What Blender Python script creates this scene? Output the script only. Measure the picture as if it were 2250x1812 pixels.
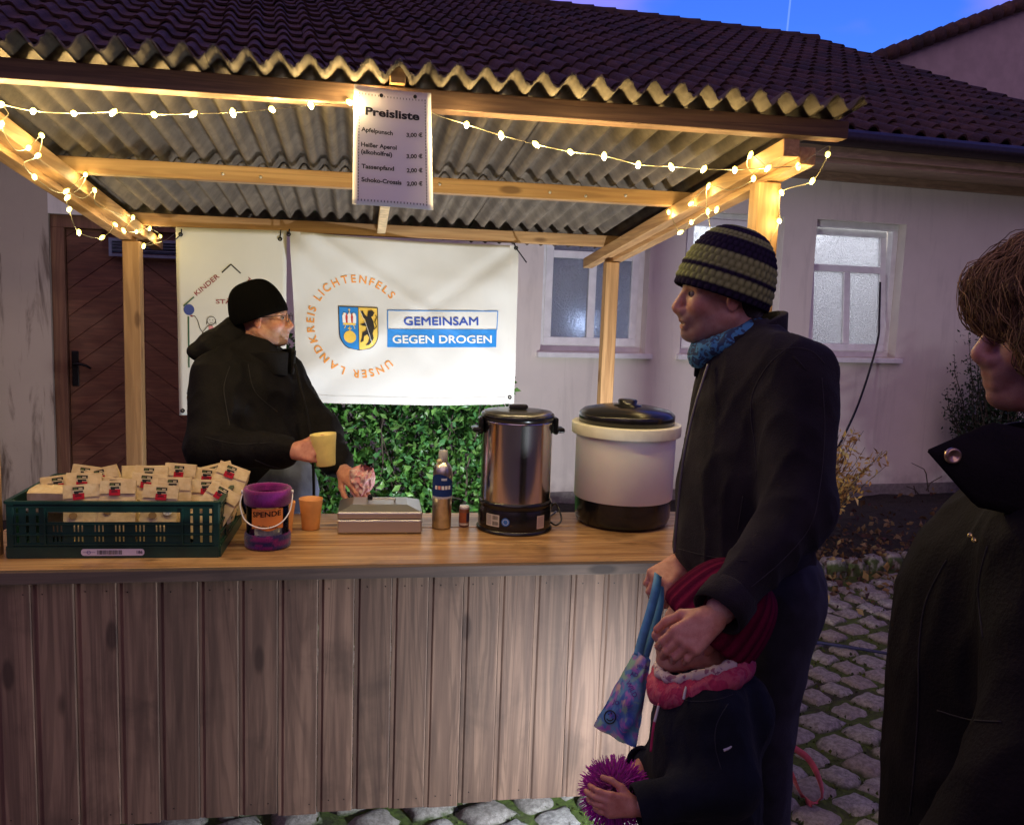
import bpy, math, random
import numpy as np
from mathutils import Vector, Matrix, noise as mnoise
for _o in list(bpy.data.objects): bpy.data.objects.remove(_o)
scene = bpy.context.scene
COL = scene.collection
random.seed(7)
# ------------------------------------------------------------------ camera
FPX = 1957.8; YAW, PITCH, ROLL = .1732, .1268, .0359
CAM = np.array([1.0398, -2.6474, 1.6938])
cf = np.array([math.sin(YAW)*math.cos(PITCH), math.cos(YAW)*math.cos(PITCH), -math.sin(PITCH)])
cr = np.array([math.cos(YAW), -math.sin(YAW), 0.]); cu = np.cross(cr, cf)
cr, cu = math.cos(ROLL)*cr+math.sin(ROLL)*cu, -math.sin(ROLL)*cr+math.cos(ROLL)*cu
cd_ = bpy.data.cameras.new('camera'); cam = bpy.data.objects.new('camera', cd_); COL.objects.link(cam)
cd_.sensor_width = 36; cd_.lens = 36*FPX/2250; cd_.clip_start = .05; cd_.clip_end = 3000
M = Matrix.Identity(4)
for i in range(3):
    M[i][0] = cr[i]; M[i][1] = cu[i]; M[i][2] = -cf[i]; M[i][3] = CAM[i]
cam.matrix_world = M
scene.camera = cam
scene.render.resolution_x = 1024; scene.render.resolution_y = 824
# ------------------------------------------------------------------ dusk sky
world = bpy.data.worlds.new('World'); scene.world = world; world.use_nodes = True
SUN_EL, SUN_AZ = -3.0, 205.0
def build_world():
    nt = world.node_tree; N = nt.nodes; L = nt.links; N.clear()
    out = N.new('ShaderNodeOutputWorld'); bg = N.new('ShaderNodeBackground')
    sky = N.new('ShaderNodeTexSky'); sky.sky_type = 'NISHITA'; sky.sun_disc = False
    sky.sun_elevation = math.radians(SUN_EL); sky.sun_rotation = math.radians(SUN_AZ-180)
    sky.air_density = 1.0; sky.dust_density = .6; sky.ozone_density = 4.0
    tint = N.new('ShaderNodeMix'); tint.data_type = 'RGBA'; tint.blend_type = 'MULTIPLY'; tint.inputs[0].default_value = 1
    tint.inputs[7].default_value = (.52, .98, 1.30, 1)
    L.new(sky.outputs[0], tint.inputs[6])
    tc = N.new('ShaderNodeTexCoord'); mp = N.new('ShaderNodeMapping'); L.new(tc.outputs['Generated'], mp.inputs[0])
    mp.inputs['Rotation'].default_value = (.3, .5, .6); mp.inputs['Scale'].default_value = (2.2, 5.5, 7)
    nz = N.new('ShaderNodeTexNoise'); nz.inputs['Scale'].default_value = 1.1; nz.inputs['Detail'].default_value = 4; nz.inputs['Roughness'].default_value = .5
    L.new(mp.outputs[0], nz.inputs['Vector'])
    cr_ = N.new('ShaderNodeMapRange'); cr_.interpolation_type = 'SMOOTHSTEP'
    cr_.inputs[1].default_value = .46; cr_.inputs[2].default_value = .70; L.new(nz.outputs[0], cr_.inputs[0])
    cl = N.new('ShaderNodeMix'); cl.data_type = 'RGBA'; cl.blend_type = 'ADD'
    L.new(cr_.outputs[0], cl.inputs[0]); L.new(tint.outputs[2], cl.inputs[6]); cl.inputs[7].default_value = (.82*CLOUD, .27*CLOUD, .42*CLOUD, 1)
    # thin jet trail: a short arc of a great circle
    def vdot(v):
        d = N.new('ShaderNodeVectorMath'); d.operation = 'DOT_PRODUCT'; d.inputs[1].default_value = v
        L.new(tc.outputs['Generated'], d.inputs[0]); return d.outputs['Value']
    def ray_(x, y):
        q = cf+cr*(x-1125)/FPX+cu*(906-y)/FPX; return q/np.linalg.norm(q)
    a, b = ray_(1743, -60), ray_(1728, 82); n = np.cross(a, b); n /= np.linalg.norm(n); m = (a+b)/np.linalg.norm(a+b)
    def math_(op, x, y):
        k = N.new('ShaderNodeMath'); k.operation = op
        for i, q in enumerate((x, y)):
            if q is None: continue
            if isinstance(q, (int, float)): k.inputs[i].default_value = q
            else: L.new(q, k.inputs[i])
        return k.outputs[0]
    near = math_('LESS_THAN', math_('ABSOLUTE', vdot(tuple(n)), None), .0009)
    inside = math_('GREATER_THAN', vdot(tuple(m)), float(m@b))
    tr = math_('MULTIPLY', math_('MULTIPLY', near, inside), .35)
    jt = N.new('ShaderNodeMix'); jt.data_type = 'RGBA'; jt.blend_type = 'ADD'
    L.new(tr, jt.inputs[0]); L.new(cl.outputs[2], jt.inputs[6]); jt.inputs[7].default_value = (.5*CLOUD*1.5, .6*CLOUD*1.5, .9*CLOUD*1.5, 1)
    L.new(jt.outputs[2], bg.inputs[0]); bg.inputs[1].default_value = SKY_STRENGTH
    L.new(bg.outputs[0], out.inputs[0])
CLOUD = .10
SKY_STRENGTH = 4.2
build_world()
# faint afterglow of the set sun
sl = bpy.data.lights.new('sun', 'SUN'); sun = bpy.data.objects.new('sun', sl); COL.objects.link(sun)
sl.energy = .5; sl.angle = math.radians(60); sl.color = (1, .70, .55)
sun.rotation_euler = (math.radians(46), 0, math.radians(-12))
scene.view_settings.view_transform = 'Standard'; scene.view_settings.look = 'None'
scene.view_settings.gamma = 1; scene.view_settings.exposure = 0.0
scene.view_settings.use_curve_mapping = False
scene.render.engine = 'CYCLES'
# ------------------------------------------------------------------ pixel helpers (native 2250 x 1812 photograph pixels)
def ray(x, y): return cf+cr*(x-1125)/FPX+cu*(906-y)/FPX
def PX(x, y, X): d = ray(x, y); return CAM+d*((X-CAM[0])/d[0])
def PY(x, y, Y): d = ray(x, y); return CAM+d*((Y-CAM[1])/d[1])
def PZ(x, y, Z): d = ray(x, y); return CAM+d*((Z-CAM[2])/d[2])
def PD(x, y, D): return CAM+ray(x, y)*D
def proj(p):
    d = np.asarray(p)-CAM; z = d@cf; return 1125+FPX*(d@cr)/z, 906-FPX*(d@cu)/z, z
WA = .1019
WN = np.array([math.sin(WA), -math.cos(WA), 0.]); WT = np.array([math.cos(WA), math.sin(WA), 0.]); W0 = np.array([0, 4.1105, 0.])
def wp(t, z, o=0.): return W0+WT*t+WN*o+np.array([0, 0, z])
def PW(x, y, o=0.):
    d = ray(x, y); p = CAM+d*(((W0+WN*o-CAM)@WN)/(d@WN)); return (p-W0)@WT, p[2]
HC = .8815                                   # counter top
# ------------------------------------------------------------------ mesh helpers
def nrm(v): v = np.asarray(v, float); return v/np.linalg.norm(v)
def root_loc(o):
    l = np.zeros(3)
    while o is not None: l += np.array(o.location); o = o.parent
    return l
class MB:
    def __init__(s): s.v = []; s.f = []; s.c = []; s.col = None
    def add(s, v, f, col=None):
        n = len(s.v); s.v += [tuple(map(float, q)) for q in v]; s.f += [tuple(int(i)+n for i in q) for q in f]
        s.c += [col]*len(v); return s
    def box(s, c, size, R=None, col=None):
        c = np.asarray(c, float); h = np.asarray(size, float)/2
        R = np.eye(3) if R is None else np.asarray(R)
        v = [c+R@(h*np.array(q)) for q in ((-1,-1,-1),(1,-1,-1),(1,1,-1),(-1,1,-1),(-1,-1,1),(1,-1,1),(1,1,1),(-1,1,1))]
        return s.add(v, ((0,3,2,1),(4,5,6,7),(0,1,5,4),(1,2,6,5),(2,3,7,6),(3,0,4,7)), col)
    def bar(s, a, b, w, h, up=(0,0,1), col=None):
        a = np.asarray(a, float); b = np.asarray(b, float); d = nrm(b-a); x = nrm(np.cross(d, up)); z = np.cross(x, d)
        return s.box((a+b)/2, (w, np.linalg.norm(b-a), h), np.stack([x, d, z], 1), col)
    def tube(s, pts, r, n=8, caps=True, col=None, flat=None):
        P = [np.asarray(p, float) for p in pts]; m = len(P); rs = r if hasattr(r, '__len__') else [r]*m
        t = [nrm(P[min(i+1, m-1)]-P[max(i-1, 0)]) for i in range(m)]
        x = np.cross(t[0], (0, 0, 1.));
        if np.linalg.norm(x) < .05: x = np.cross(t[0], (0, 1., 0))
        x = nrm(x); V = []
        for i in range(m):
            x = nrm(x-t[i]*(x@t[i])); y = np.cross(t[i], x)
            for k in range(n):
                a = 2*math.pi*k/n
                V.append(P[i]+rs[i]*(x*math.cos(a)*(flat or 1)+y*math.sin(a)))
        Fc = [(i*n+k, i*n+(k+1) % n, (i+1)*n+(k+1) % n, (i+1)*n+k) for i in range(m-1) for k in range(n)]
        if caps: Fc += [tuple(range(n))[::-1], tuple((m-1)*n+k for k in range(n))]
        return s.add(V, Fc, col)
    def lathe(s, prof, n=32, c=(0,0,0), ax=None, rx=1., ry=1., col=None, caps=True):
        c = np.asarray(c, float); A = np.eye(3) if ax is None else np.asarray(ax); V = []
        for r, z in prof:
            for k in range(n):
                a = 2*math.pi*k/n; V.append(c+A@np.array([r*rx*math.cos(a), r*ry*math.sin(a), z]))
        m = len(prof)
        Fc = [(i*n+k, i*n+(k+1) % n, (i+1)*n+(k+1) % n, (i+1)*n+k) for i in range(m-1) for k in range(n)]
        if caps: Fc += [tuple(range(n))[::-1], tuple((m-1)*n+k for k in range(n))]
        return s.add(V, Fc, col)
    def grid(s, fn, nu, nv, col=None):
        V = [fn(i/nu, j/nv) for j in range(nv+1) for i in range(nu+1)]
        Fc = [(j*(nu+1)+i, j*(nu+1)+i+1, (j+1)*(nu+1)+i+1, (j+1)*(nu+1)+i) for j in range(nv) for i in range(nu)]
        return s.add(V, Fc, col)
    def mesh(s, name, off=(0,0,0), smooth=False):
        me = bpy.data.meshes.new(name)
        V = np.asarray(s.v, float)-np.asarray(off)
        me.from_pydata(V.tolist(), [], s.f); me.update()
        if any(c is not None for c in s.c):
            ca = me.color_attributes.new('col', 'FLOAT_COLOR', 'POINT')
            ca.data.foreach_set('color', np.array([(*(c or (.5, .5, .5)), 1.) for c in s.c], np.float32).ravel())
        if smooth: me.polygons.foreach_set('use_smooth', [True]*len(me.polygons))
        return me
    def build(s, name, mat, parent=None, smooth=False, bevel=0, loc=None, solid=0, seg=2, subsurf=0):
        off = root_loc(parent) if parent is not None else np.zeros(3)
        l = np.zeros(3)
        if loc is not None: l = np.asarray(loc, float)-off; off = np.asarray(loc, float)
        me = s.mesh(name, off, smooth)
        if mat: me.materials.append(mat)
        return finish(name, me, parent, l, bevel, solid, seg, subsurf, smooth)
def finish(name, me, parent=None, l=(0,0,0), bevel=0, solid=0, seg=2, subsurf=0, smooth=False):
    o = bpy.data.objects.new(name, me); COL.objects.link(o); o.parent = parent; o.location = l
    if solid:
        m = o.modifiers.new('solid', 'SOLIDIFY'); m.thickness = solid; m.offset = 0
    if subsurf:
        m = o.modifiers.new('sub', 'SUBSURF'); m.levels = m.render_levels = subsurf
    if bevel:
        m = o.modifiers.new('bevel', 'BEVEL'); m.width = bevel; m.segments = seg; m.limit_method = 'ANGLE'; m.angle_limit = math.radians(40)
        m.harden_normals = False
    return o
def T(name, loc, label, cat, group=None):
    o = bpy.data.objects.new(name, None); COL.objects.link(o); o.location = tuple(loc); o.empty_display_size = .1
    return tag(o, label, cat, group)
def tag(o, label=None, cat=None, group=None, kind=None):
    if label: o['label'] = label
    if cat: o['category'] = cat
    if group: o['group'] = group
    if kind: o['kind'] = kind
    return o
def rz(a): c, s = math.cos(a), math.sin(a); return np.array([[c,-s,0],[s,c,0],[0,0,1.]])
def rx_(a): c, s = math.cos(a), math.sin(a); return np.array([[1.,0,0],[0,c,-s],[0,s,c]])
def ry_(a): c, s = math.cos(a), math.sin(a); return np.array([[c,0,s],[0,1.,0],[-s,0,c]])
# ------------------------------------------------------------------ materials
class NT:
    def __init__(s, name):
        s.m = bpy.data.materials.new(name); s.m.use_nodes = True; s.t = s.m.node_tree; s.N = s.t.nodes; s.L = s.t.links
        s.b = s.N['Principled BSDF']
    def n(s, ty, **k):
        q = s.N.new('ShaderNode'+ty)
        for a, v in k.items():
            if a.startswith('i_'): s.put(q.inputs[int(a[2:])] if a[2:].isdigit() else q.inputs[a[2:].replace('_', ' ')], v)
            else: setattr(q, a, v)
        return q
    def put(s, inp, v):
        if hasattr(v, 'links') or isinstance(v, bpy.types.NodeSocket): s.L.new(v, inp)
        elif isinstance(v, tuple) and len(v) == 3 and inp.type == 'RGBA': inp.default_value = (*v, 1)
        else: inp.default_value = v
    def coord(s, kind='Object', scale=(1,1,1), rnd=True, rot=(0,0,0)):
        tc = s.n('TexCoord'); v = tc.outputs[kind]
        if rnd:
            oi = s.n('ObjectInfo'); c = s.n('CombineXYZ')
            for k, mlt in enumerate((17.3, 29.1, 11.7)):
                mm = s.n('Math', operation='MULTIPLY', i_0=oi.outputs['Random'], i_1=mlt); s.L.new(mm.outputs[0], c.inputs[k])
            ad = s.n('VectorMath', operation='ADD', i_0=v, i_1=c.outputs[0]); v = ad.outputs[0]
        mp = s.n('Mapping', i_0=v); mp.inputs['Scale'].default_value = scale; mp.inputs['Rotation'].default_value = rot
        return mp.outputs[0]
    def noise(s, vec, scale, detail=3, rough=.55, dist=0.):
        return s.n('TexNoise', i_Vector=vec, i_Scale=scale, i_Detail=detail, i_Roughness=rough, i_Distortion=dist).outputs[0]
    def ramp(s, fac, lo, hi, smooth=True):
        q = s.n('MapRange', i_0=fac, i_1=lo, i_2=hi); q.interpolation_type = 'SMOOTHSTEP' if smooth else 'LINEAR'; return q.outputs[0]
    def mix(s, fac, a, b, mode='MIX'):
        q = s.n('Mix', data_type='RGBA', blend_type=mode); s.put(q.inputs[0], fac); s.put(q.inputs[6], a); s.put(q.inputs[7], b); return q.outputs[2]
    def math(s, op, a, b=0.):
        q = s.n('Math', operation=op); s.put(q.inputs[0], a); s.put(q.inputs[1], b); return q.outputs[0]
    def bump(s, h, strength=.3, dist=.002):
        q = s.n('Bump', i_Strength=strength, i_Distance=dist, i_Height=h); s.L.new(q.outputs[0], s.b.inputs['Normal'])
    def set(s, col=None, rough=None, metal=None, **k):
        if col is not None: s.put(s.b.inputs['Base Color'], col)
        if rough is not None: s.put(s.b.inputs['Roughness'], rough)
        if metal is not None: s.b.inputs['Metallic'].default_value = metal
        for a, v in k.items(): s.put(s.b.inputs[a.replace('_', ' ')], v)
        return s
def simple(name, col, rough=.5, metal=0., var=.12, scale=30, bump=.0, bscale=200, bdist=.001, **k):
    n = NT(name); v = n.coord()
    f = n.noise(v, scale, 4)
    lo = tuple(max(0, c*(1-var*1.6)) for c in col); hi = tuple(min(1, c*(1+var*1.6)) for c in col)
    n.set(n.mix(n.ramp(f, .3, .7), lo, hi), rough, metal, **k)
    if bump: n.bump(n.noise(v, bscale, 3), bump, bdist)
    return n.m
def wood(name, light, dark, axis=0, ring=1., rough=.6, grey=None, knots=True, stain=.0, varp=.25):
    n = NT(name)
    sc = [38., 38., 38.]; sc[axis] = 1.6
    v = n.coord('Object', tuple(sc)); g = n.noise(v, 1.0, 5, .6, .6)
    sc2 = [9., 9., 9.]; sc2[axis] = .5; v2 = n.coord('Object', tuple(sc2)); big = n.noise(v2, 1., 3, .5, 1.2)
    bands = n.math('SINE', n.math('MULTIPLY', big, 46.*ring))
    bands = n.ramp(bands, -.2, 1.)
    c = n.mix(n.ramp(g, .3, .75), dark, light)
    c = n.mix(n.math('MULTIPLY', bands, .38), c, tuple(q*.62 for q in dark))
    oi = n.n('ObjectInfo')
    hsv = n.n('HueSaturation', i_Color=c); n.L.new(n.math('ADD', n.math('MULTIPLY', oi.outputs['Random'], varp), 1-varp/2), hsv.inputs['Value']); c = hsv.outputs[0]
    if knots:
        ks = [7.5, 7.5, 7.5]; ks[axis] = 2.6
        vo = n.n('TexVoronoi', i_Vector=n.coord('Object', tuple(ks)), i_Scale=1.); vo.inputs['Randomness'].default_value = 1
        k = n.ramp(vo.outputs['Distance'], .16, .08); c = n.mix(n.math('MULTIPLY', k, .75), c, (dark[0]*.28, dark[1]*.22, dark[2]*.2))
    if stain:
        s_ = n.noise(n.coord('Object', (2.2, 2.2, 2.2)), 1.4, 5, .65, .4)
        c = n.mix(n.math('MULTIPLY', n.ramp(s_, .5, .72), stain), c, tuple(q*.35 for q in dark))
    n.set(c, rough); n.bump(n.math('ADD', g, n.math('MULTIPLY', bands, .4)), .25, .0015)
    return n.m
def emit(name, col, strength):
    n = NT(name); n.set((.8, .8, .8), .4); n.b.inputs['Emission Color'].default_value = (*col, 1); n.b.inputs['Emission Strength'].default_value = strength; return n.m
def attr_mat(name, rough=.9, bump=.4, bscale=350, sheen=.3, var=.35):
    n = NT(name); a = n.n('Attribute', attribute_name='col'); v = n.coord()
    f = n.noise(v, 90, 4); c = n.mix(n.math('MULTIPLY', f, var), a.outputs['Color'], (0, 0, 0)); n.set(c, rough); n.b.inputs['Sheen Weight'].default_value = sheen; n.b.inputs['Specular IOR Level'].default_value = .15
    n.bump(n.noise(v, bscale, 3), bump, .002); return n.m
# ------------------------------------------------------------------ text as mesh
_tc = {}
def text_mesh(body, bold=0.):
    k = (body, bold)
    if k not in _tc:
        cu_ = bpy.data.curves.new('txt', 'FONT'); cu_.body = body; cu_.size = 1; cu_.offset = bold; cu_.fill_mode = 'FRONT'; cu_.resolution_u = 4
        o = bpy.data.objects.new('txt', cu_); COL.objects.link(o); bpy.context.view_layer.update()
        me = bpy.data.meshes.new_from_object(o.evaluated_get(bpy.context.evaluated_depsgraph_get()))
        V = np.array([v.co[:2] for v in me.vertices]) if len(me.vertices) else np.zeros((0, 2)); Fc = [tuple(p.vertices) for p in me.polygons]
        bpy.data.objects.remove(o); bpy.data.curves.remove(cu_); bpy.data.meshes.remove(me)
        _tc[k] = (V, Fc)
    return _tc[k]
def put_text(mb, body, fn, u, v, h, bold=0., align='L', width=None, rot=0., slope=0., col=None, thick=0.):
    """cap height h; fn(u,v)->3D; text baseline start (u,v) in surface units"""
    V, Fc = text_mesh(body, bold)
    if not len(V): return
    s = h/.72; W = V[:, 0].max()-V[:, 0].min(); sx = s if width is None else width/W
    X = (V[:, 0]-V[:, 0].min())*sx; Y = V[:, 1]*s
    tot = W*sx
    if align == 'C': X = X-tot/2
    if align == 'R': X = X-tot
    Y = Y+slope*X
    c, q = math.cos(rot), math.sin(rot); t = thick*h
    for k, (dx, dy) in enumerate(((0, 0),) if not thick else ((-t, 0), (t, 0), (0, t), (0, -t))):
        mb.add([np.asarray(fn(u+c*(x+dx)-q*(y+dy), v+q*(x+dx)+c*(y+dy)))+np.array([0, -.0003*k, 0]) for x, y in zip(X, Y)], Fc, col)
# ================================================================== SETTING
def granite():
    n = NT('granite'); v = n.coord('Object', (1,1,1))
    oi = n.n('ObjectInfo')
    sp = n.n('TexVoronoi', i_Vector=v, i_Scale=230.); f = n.noise(v, 55, 5, .7)
    c = n.mix(n.ramp(f, .32, .68), (.20, .19, .18), (.50, .47, .44))
    c = n.mix(n.ramp(sp.outputs['Distance'], .25, .1), c, (.05, .048, .05))
    c = n.mix(n.math('MULTIPLY', oi.outputs['Random'], .45), c, (.22, .15, .11))
    g = n.n('NewGeometry'); sx = n.n('SeparateXYZ', i_0=g.outputs['Normal'])
    moss = n.math('MULTIPLY', n.ramp(sx.outputs[2], .86, .45), n.ramp(n.noise(v, 22, 4), .3, .55))
    c = n.mix(moss, c, (.045, .065, .012)); n.set(c, .8); n.bump(n.noise(v, 48, 6, .8), 1., .014); return n.m
def soil_mat(name, a, b, green=None):
    n = NT(name); v = n.coord('Object', (1,1,1), rnd=False); f = n.noise(v, 25, 6, .7)
    c = n.mix(n.ramp(f, .3, .7), a, b)
    if green: c = n.mix(n.ramp(n.noise(v, 3.1, 5, .65), .36, .56), c, n.mix(n.ramp(n.noise(v, 60, 4), .3, .7), tuple(q*.5 for q in green), green))
    n.set(c, .95); n.bump(n.noise(v, 120, 5, .8), 1., .01); return n.m
M_STONE = granite()
M_MOSS = soil_mat('mossy_joint', (.022, .017, .012), (.055, .042, .026), (.10, .15, .018))
M_SOIL = soil_mat('garden_soil', (.008, .006, .005), (.035, .025, .02))
g = MB(); g.grid(lambda u, v: (-40+80*u, -40+80*v, -.003), 40, 40)
ground = tag(g.build('ground', M_MOSS), kind='structure')
# ---- cobblestones: rows of rough granite setts, slightly skewed to the stall
def stone_mesh(seed):
    r = random.Random(seed); N = 5; mb = MB(); hx = .073+r.uniform(-.008, .01); hy = .069+r.uniform(-.008, .008)
    def fn(u, v):
        a, b = 2*u-1, 2*v-1; rim = max(abs(a), abs(b)); cor = abs(a*b)
        x = a*hx*(1-.13*cor)+.020*mnoise.noise((a*1.3, b*1.3, seed*3.1)); y = b*hy*(1-.13*cor)+.020*mnoise.noise((a*1.3, b*1.3, seed*5.7+9))
        z = .013-.020*max(0, rim-.84)/.16*rim + .009*mnoise.noise((a*1.7, b*1.7, seed*2.3+4))
        return (x, y, z)
    mb.grid(fn, N, N)
    n = len(mb.v); idx = [i for i in range(6)]+[6*j+5 for j in range(1, 6)]+[30+i for i in range(4, -1, -1)]+[6*j for j in range(4, 0, -1)]
    for i in idx: x, y, z = mb.v[i]; mb.v.append((x*1.04, y*1.04, -.06)); mb.c.append(None)
    m = len(idx)
    mb.f += [(idx[(k+1) % m], idx[k], n+k, n+(k+1) % m) for k in range(m)]
    return mb
SM = [stone_mesh(i) for i in range(10)]
SMesh = []
for q in SM:
    me = q.mesh('cobblestone', smooth=True); me.materials.append(M_STONE); SMesh.append(me)
cells = []
ang = math.radians(24); ca, sa = math.cos(ang), math.sin(ang); rr = random.Random(3)
for j in range(-34, 40):
    x = -5.2+rr.uniform(0, .15)
    while x < 6.5:
        w = rr.uniform(.135, .185); yy = j*.152+.018*math.sin(x*2.1+j)+rr.uniform(-.006, .006)
        p = np.array([ca*(x+w/2)-sa*yy, sa*(x+w/2)+ca*yy]); X, Y = p+np.array([1.8, .4])
        kerb = 2.515+.245*(X-4.086)
        if -2.2 < X < 7.2 and -3.6 < Y < kerb-.12: cells.append((X, Y, w))
        x += w+rr.uniform(.006, .024)
cand = []
for X, Y, w in cells:
    u_, v_, D = proj((X, Y, 0)) if (np.array([X, Y, 0])-CAM)@cf > .3 else (-1, -1, 99)
    vis = -60 < u_ < 2310 and -50 < v_ < 1900 and not (Y > .06 and X < 2.35+Y*.42)
    cand.append((0 if vis else 1, D, X, Y, w))
cand.sort(); rest = MB()
for i, (nv, D, X, Y, w) in enumerate(cand):
    k = rr.randrange(10); a = ang+rr.uniform(-.11, .11)+rr.choice((0, math.pi)); z = rr.uniform(-.007, .007); sx = w/.150; tl = (rr.uniform(-.05, .05), rr.uniform(-.05, .05))
    if i < 300:
        o = bpy.data.objects.new('cobblestone', SMesh[k]); COL.objects.link(o); o.parent = ground
        o.location = (X, Y, z); o.rotation_euler = (tl[0], tl[1], a); o.scale = (sx, 1.09, 1)
    else:
        R = rz(a); q = SM[k]; rest.add([R@np.array([vx*sx, vy*1.06, vz])+np.array([X, Y, z]) for vx, vy, vz in q.v], q.f)
tag(rest.build('cobblestone_field', M_STONE, ground, smooth=True), kind='stuff')
# ---- leaf helper
def leaves(name, mat, parent, pts, size, cols, up=.3, out=None, seed=0, width=.5, curl=.25, kind='stuff'):
    r = np.random.default_rng(seed); P = np.asarray(pts); n = len(P)
    d = r.normal(size=(n, 3)); d[:, 2] += up
    if out is not None: d += out
    d /= np.linalg.norm(d, axis=1)[:, None]
    q = r.normal(size=(n, 3)); q[:, 2] += .5; s = np.cross(d, q); s /= np.linalg.norm(s, axis=1)[:, None]; nn = np.cross(s, d)
    L = r.uniform(size[0], size[1], n)[:, None]; w = L*width*.5*r.uniform(.75, 1.2, (n, 1))
    b = P; tip = P+d*L-nn*L*curl*r.uniform(.2, 1, (n, 1)); mid = P+d*L*.5
    V = np.stack([b, mid+s*w+nn*w*.35, tip, mid-s*w+nn*w*.35, mid+nn*L*.02], 1).reshape(-1, 3)
    i = np.arange(n)[:, None]*5
    Fc = np.concatenate([i+np.array([[0, 1, 4]]), i+np.array([[1, 2, 4]]), i+np.array([[2, 3, 4]]), i+np.array([[3, 0, 4]])]).tolist()
    me = bpy.data.meshes.new(name); off = root_loc(parent)
    me.from_pydata((V-off).tolist(), [], Fc); me.update()
    cc = np.asarray(cols)[r.integers(0, len(cols), n)]*r.uniform(.6, 1.3, (n, 1)); C4 = np.ones((n, 5, 4), np.float32); C4[:, :, :3] = cc[:, None]
    at = me.color_attributes.new('col', 'FLOAT_COLOR', 'POINT'); at.data.foreach_set('color', C4.ravel())
    me.materials.append(mat); o = finish(name, me, parent); o['kind'] = kind; return o
def leaf_mat(name, rough=.38, tr=.25):
    n = NT(name); a = n.n('Attribute', attribute_name='col'); n.set(a.outputs['Color'], rough)
    t = n.n('BsdfTranslucent', i_0=a.outputs['Color']); m = n.n('MixShader', i_0=tr, i_1=n.b.outputs[0], i_2=t.outputs[0])
    n.L.new(m.outputs[0], n.N['Material Output'].inputs[0]); return n.m
M_LEAF = leaf_mat('glossy_leaf'); M_DRY = leaf_mat('dry_leaf', .75, .3); M_BARK = simple('bark', (.06, .045, .035), .9, bump=.6, bscale=60)
# ---- planting bed with kerb stones along the house
def kerb_y(X): return 2.515+.245*(X-4.086)
bed = MB()
def bedf(u, v):
    X = -1.5+11*u; y0 = kerb_y(X)+.10; y1 = 4.1105+math.tan(WA)*X-.002; Y = y0+(y1-y0)*v
    return (X, Y, .03+.075*math.sin(math.pi*min(1, v*1.25+.08))**.6+.035*mnoise.noise((X*2.5, Y*2.5, 1))+.012*mnoise.noise((X*13, Y*13, 4)))
bed.grid(bedf, 130, 30)
garden = tag(bed.build('garden_bed', M_SOIL, smooth=True), kind='structure')
for k in range(60):
    X = -1.2+k*.165; o = bpy.data.objects.new('kerb_stone', SMesh[k % 10]); COL.objects.link(o); o.parent = garden
    o.location = (X, kerb_y(X)+rr.uniform(-.01, .01), .075+rr.uniform(-.012, .012)); o.scale = (1.12, 1.0, 1.6); o.rotation_euler = (rr.uniform(-.08, .08), rr.uniform(-.08, .08), .24+rr.uniform(-.08, .08))
rg = np.random.default_rng(5)
pts = []
for k in range(2600):
    X = rg.uniform(1.2, 7.5); Y = kerb_y(X)+abs(rg.normal(0, .55))*rg.choice([-.55, 1], p=[.42, .58]); zz = .012 if Y < kerb_y(X)-.06 else .10
    if Y < 4.05+.1*X: pts.append((X, Y, zz+rg.uniform(0, .02)))
leaves('fallen_leaves', M_DRY, garden, pts, (.025, .07), [(.13, .07, .03), (.2, .11, .04), (.09, .045, .025), (.26, .17, .08), (.07, .03, .025)], up=0., seed=4, width=.6)
# moss tufts growing in the joints of the paving near the stall
pts = []
for nv, D, X, Y, w in cand[:300]:
    for k in range(16):
        a = rg.uniform(0, 6.28); rad = rg.uniform(.072, .1)
        if mnoise.noise((X*1.3, Y*1.3, 7)) > -.25: pts.append((X+math.cos(a)*rad*1.05, Y+math.sin(a)*rad*.95, -.002))
leaves('moss', M_DRY, ground, pts, (.008, .022), [(.055, .085, .012), (.09, .12, .016), (.04, .05, .012)], up=1.2, seed=9, width=.7)
# ---- the house
M_PLASTER = NT('plaster')
def _pl(n, base, dirt, amt):
    v = n.coord('Object', (1,1,1), rnd=False); f = n.noise(v, 1.1, 6, .62); c = n.mix(n.ramp(f, .3, .75), base, tuple(q*.86 for q in base))
    vs = n.coord('Object', (6, 6, .7), rnd=False); s_ = n.noise(vs, 1.3, 6, .65, .7); c = n.mix(n.math('MULTIPLY', n.ramp(s_, .52, .68), amt), c, dirt)
    g_ = n.n('NewGeometry'); sz = n.n('SeparateXYZ', i_0=g_.outputs['Position']); lo = n.ramp(sz.outputs[2], .42, .05)
    c = n.mix(n.math('MULTIPLY', lo, n.math('MULTIPLY', n.ramp(n.noise(v, 7, 4), .3, .7), .45)), c, (.16, .13, .11))
    n.set(c, .9); n.bump(n.noise(v, 170, 4, .7), .5, .003); return n.m
M_PLASTER = _pl(M_PLASTER, (.80, .73, .66), (.4, .36, .33), .22)
M_PIER = _pl(NT('stained_concrete'), (.46, .38, .30), (.10, .066, .045), .95)
M_WHITE = simple('white_paint', (.84, .84, .84), .35, var=.04, scale=12, bump=.1)
M_TILE = NT('roof_tile'); n = M_TILE; v = n.coord(); oi = n.n('ObjectInfo')
c = n.mix(n.ramp(n.noise(v, 14, 5, .65), .3, .7), (.085, .040, .028), (.17, .085, .055)); c = n.mix(n.math('MULTIPLY', n.ramp(n.noise(n.coord(rnd=False), 1.7, 6, .7), .47, .63), .75), c, (.03, .035, .018))
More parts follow.
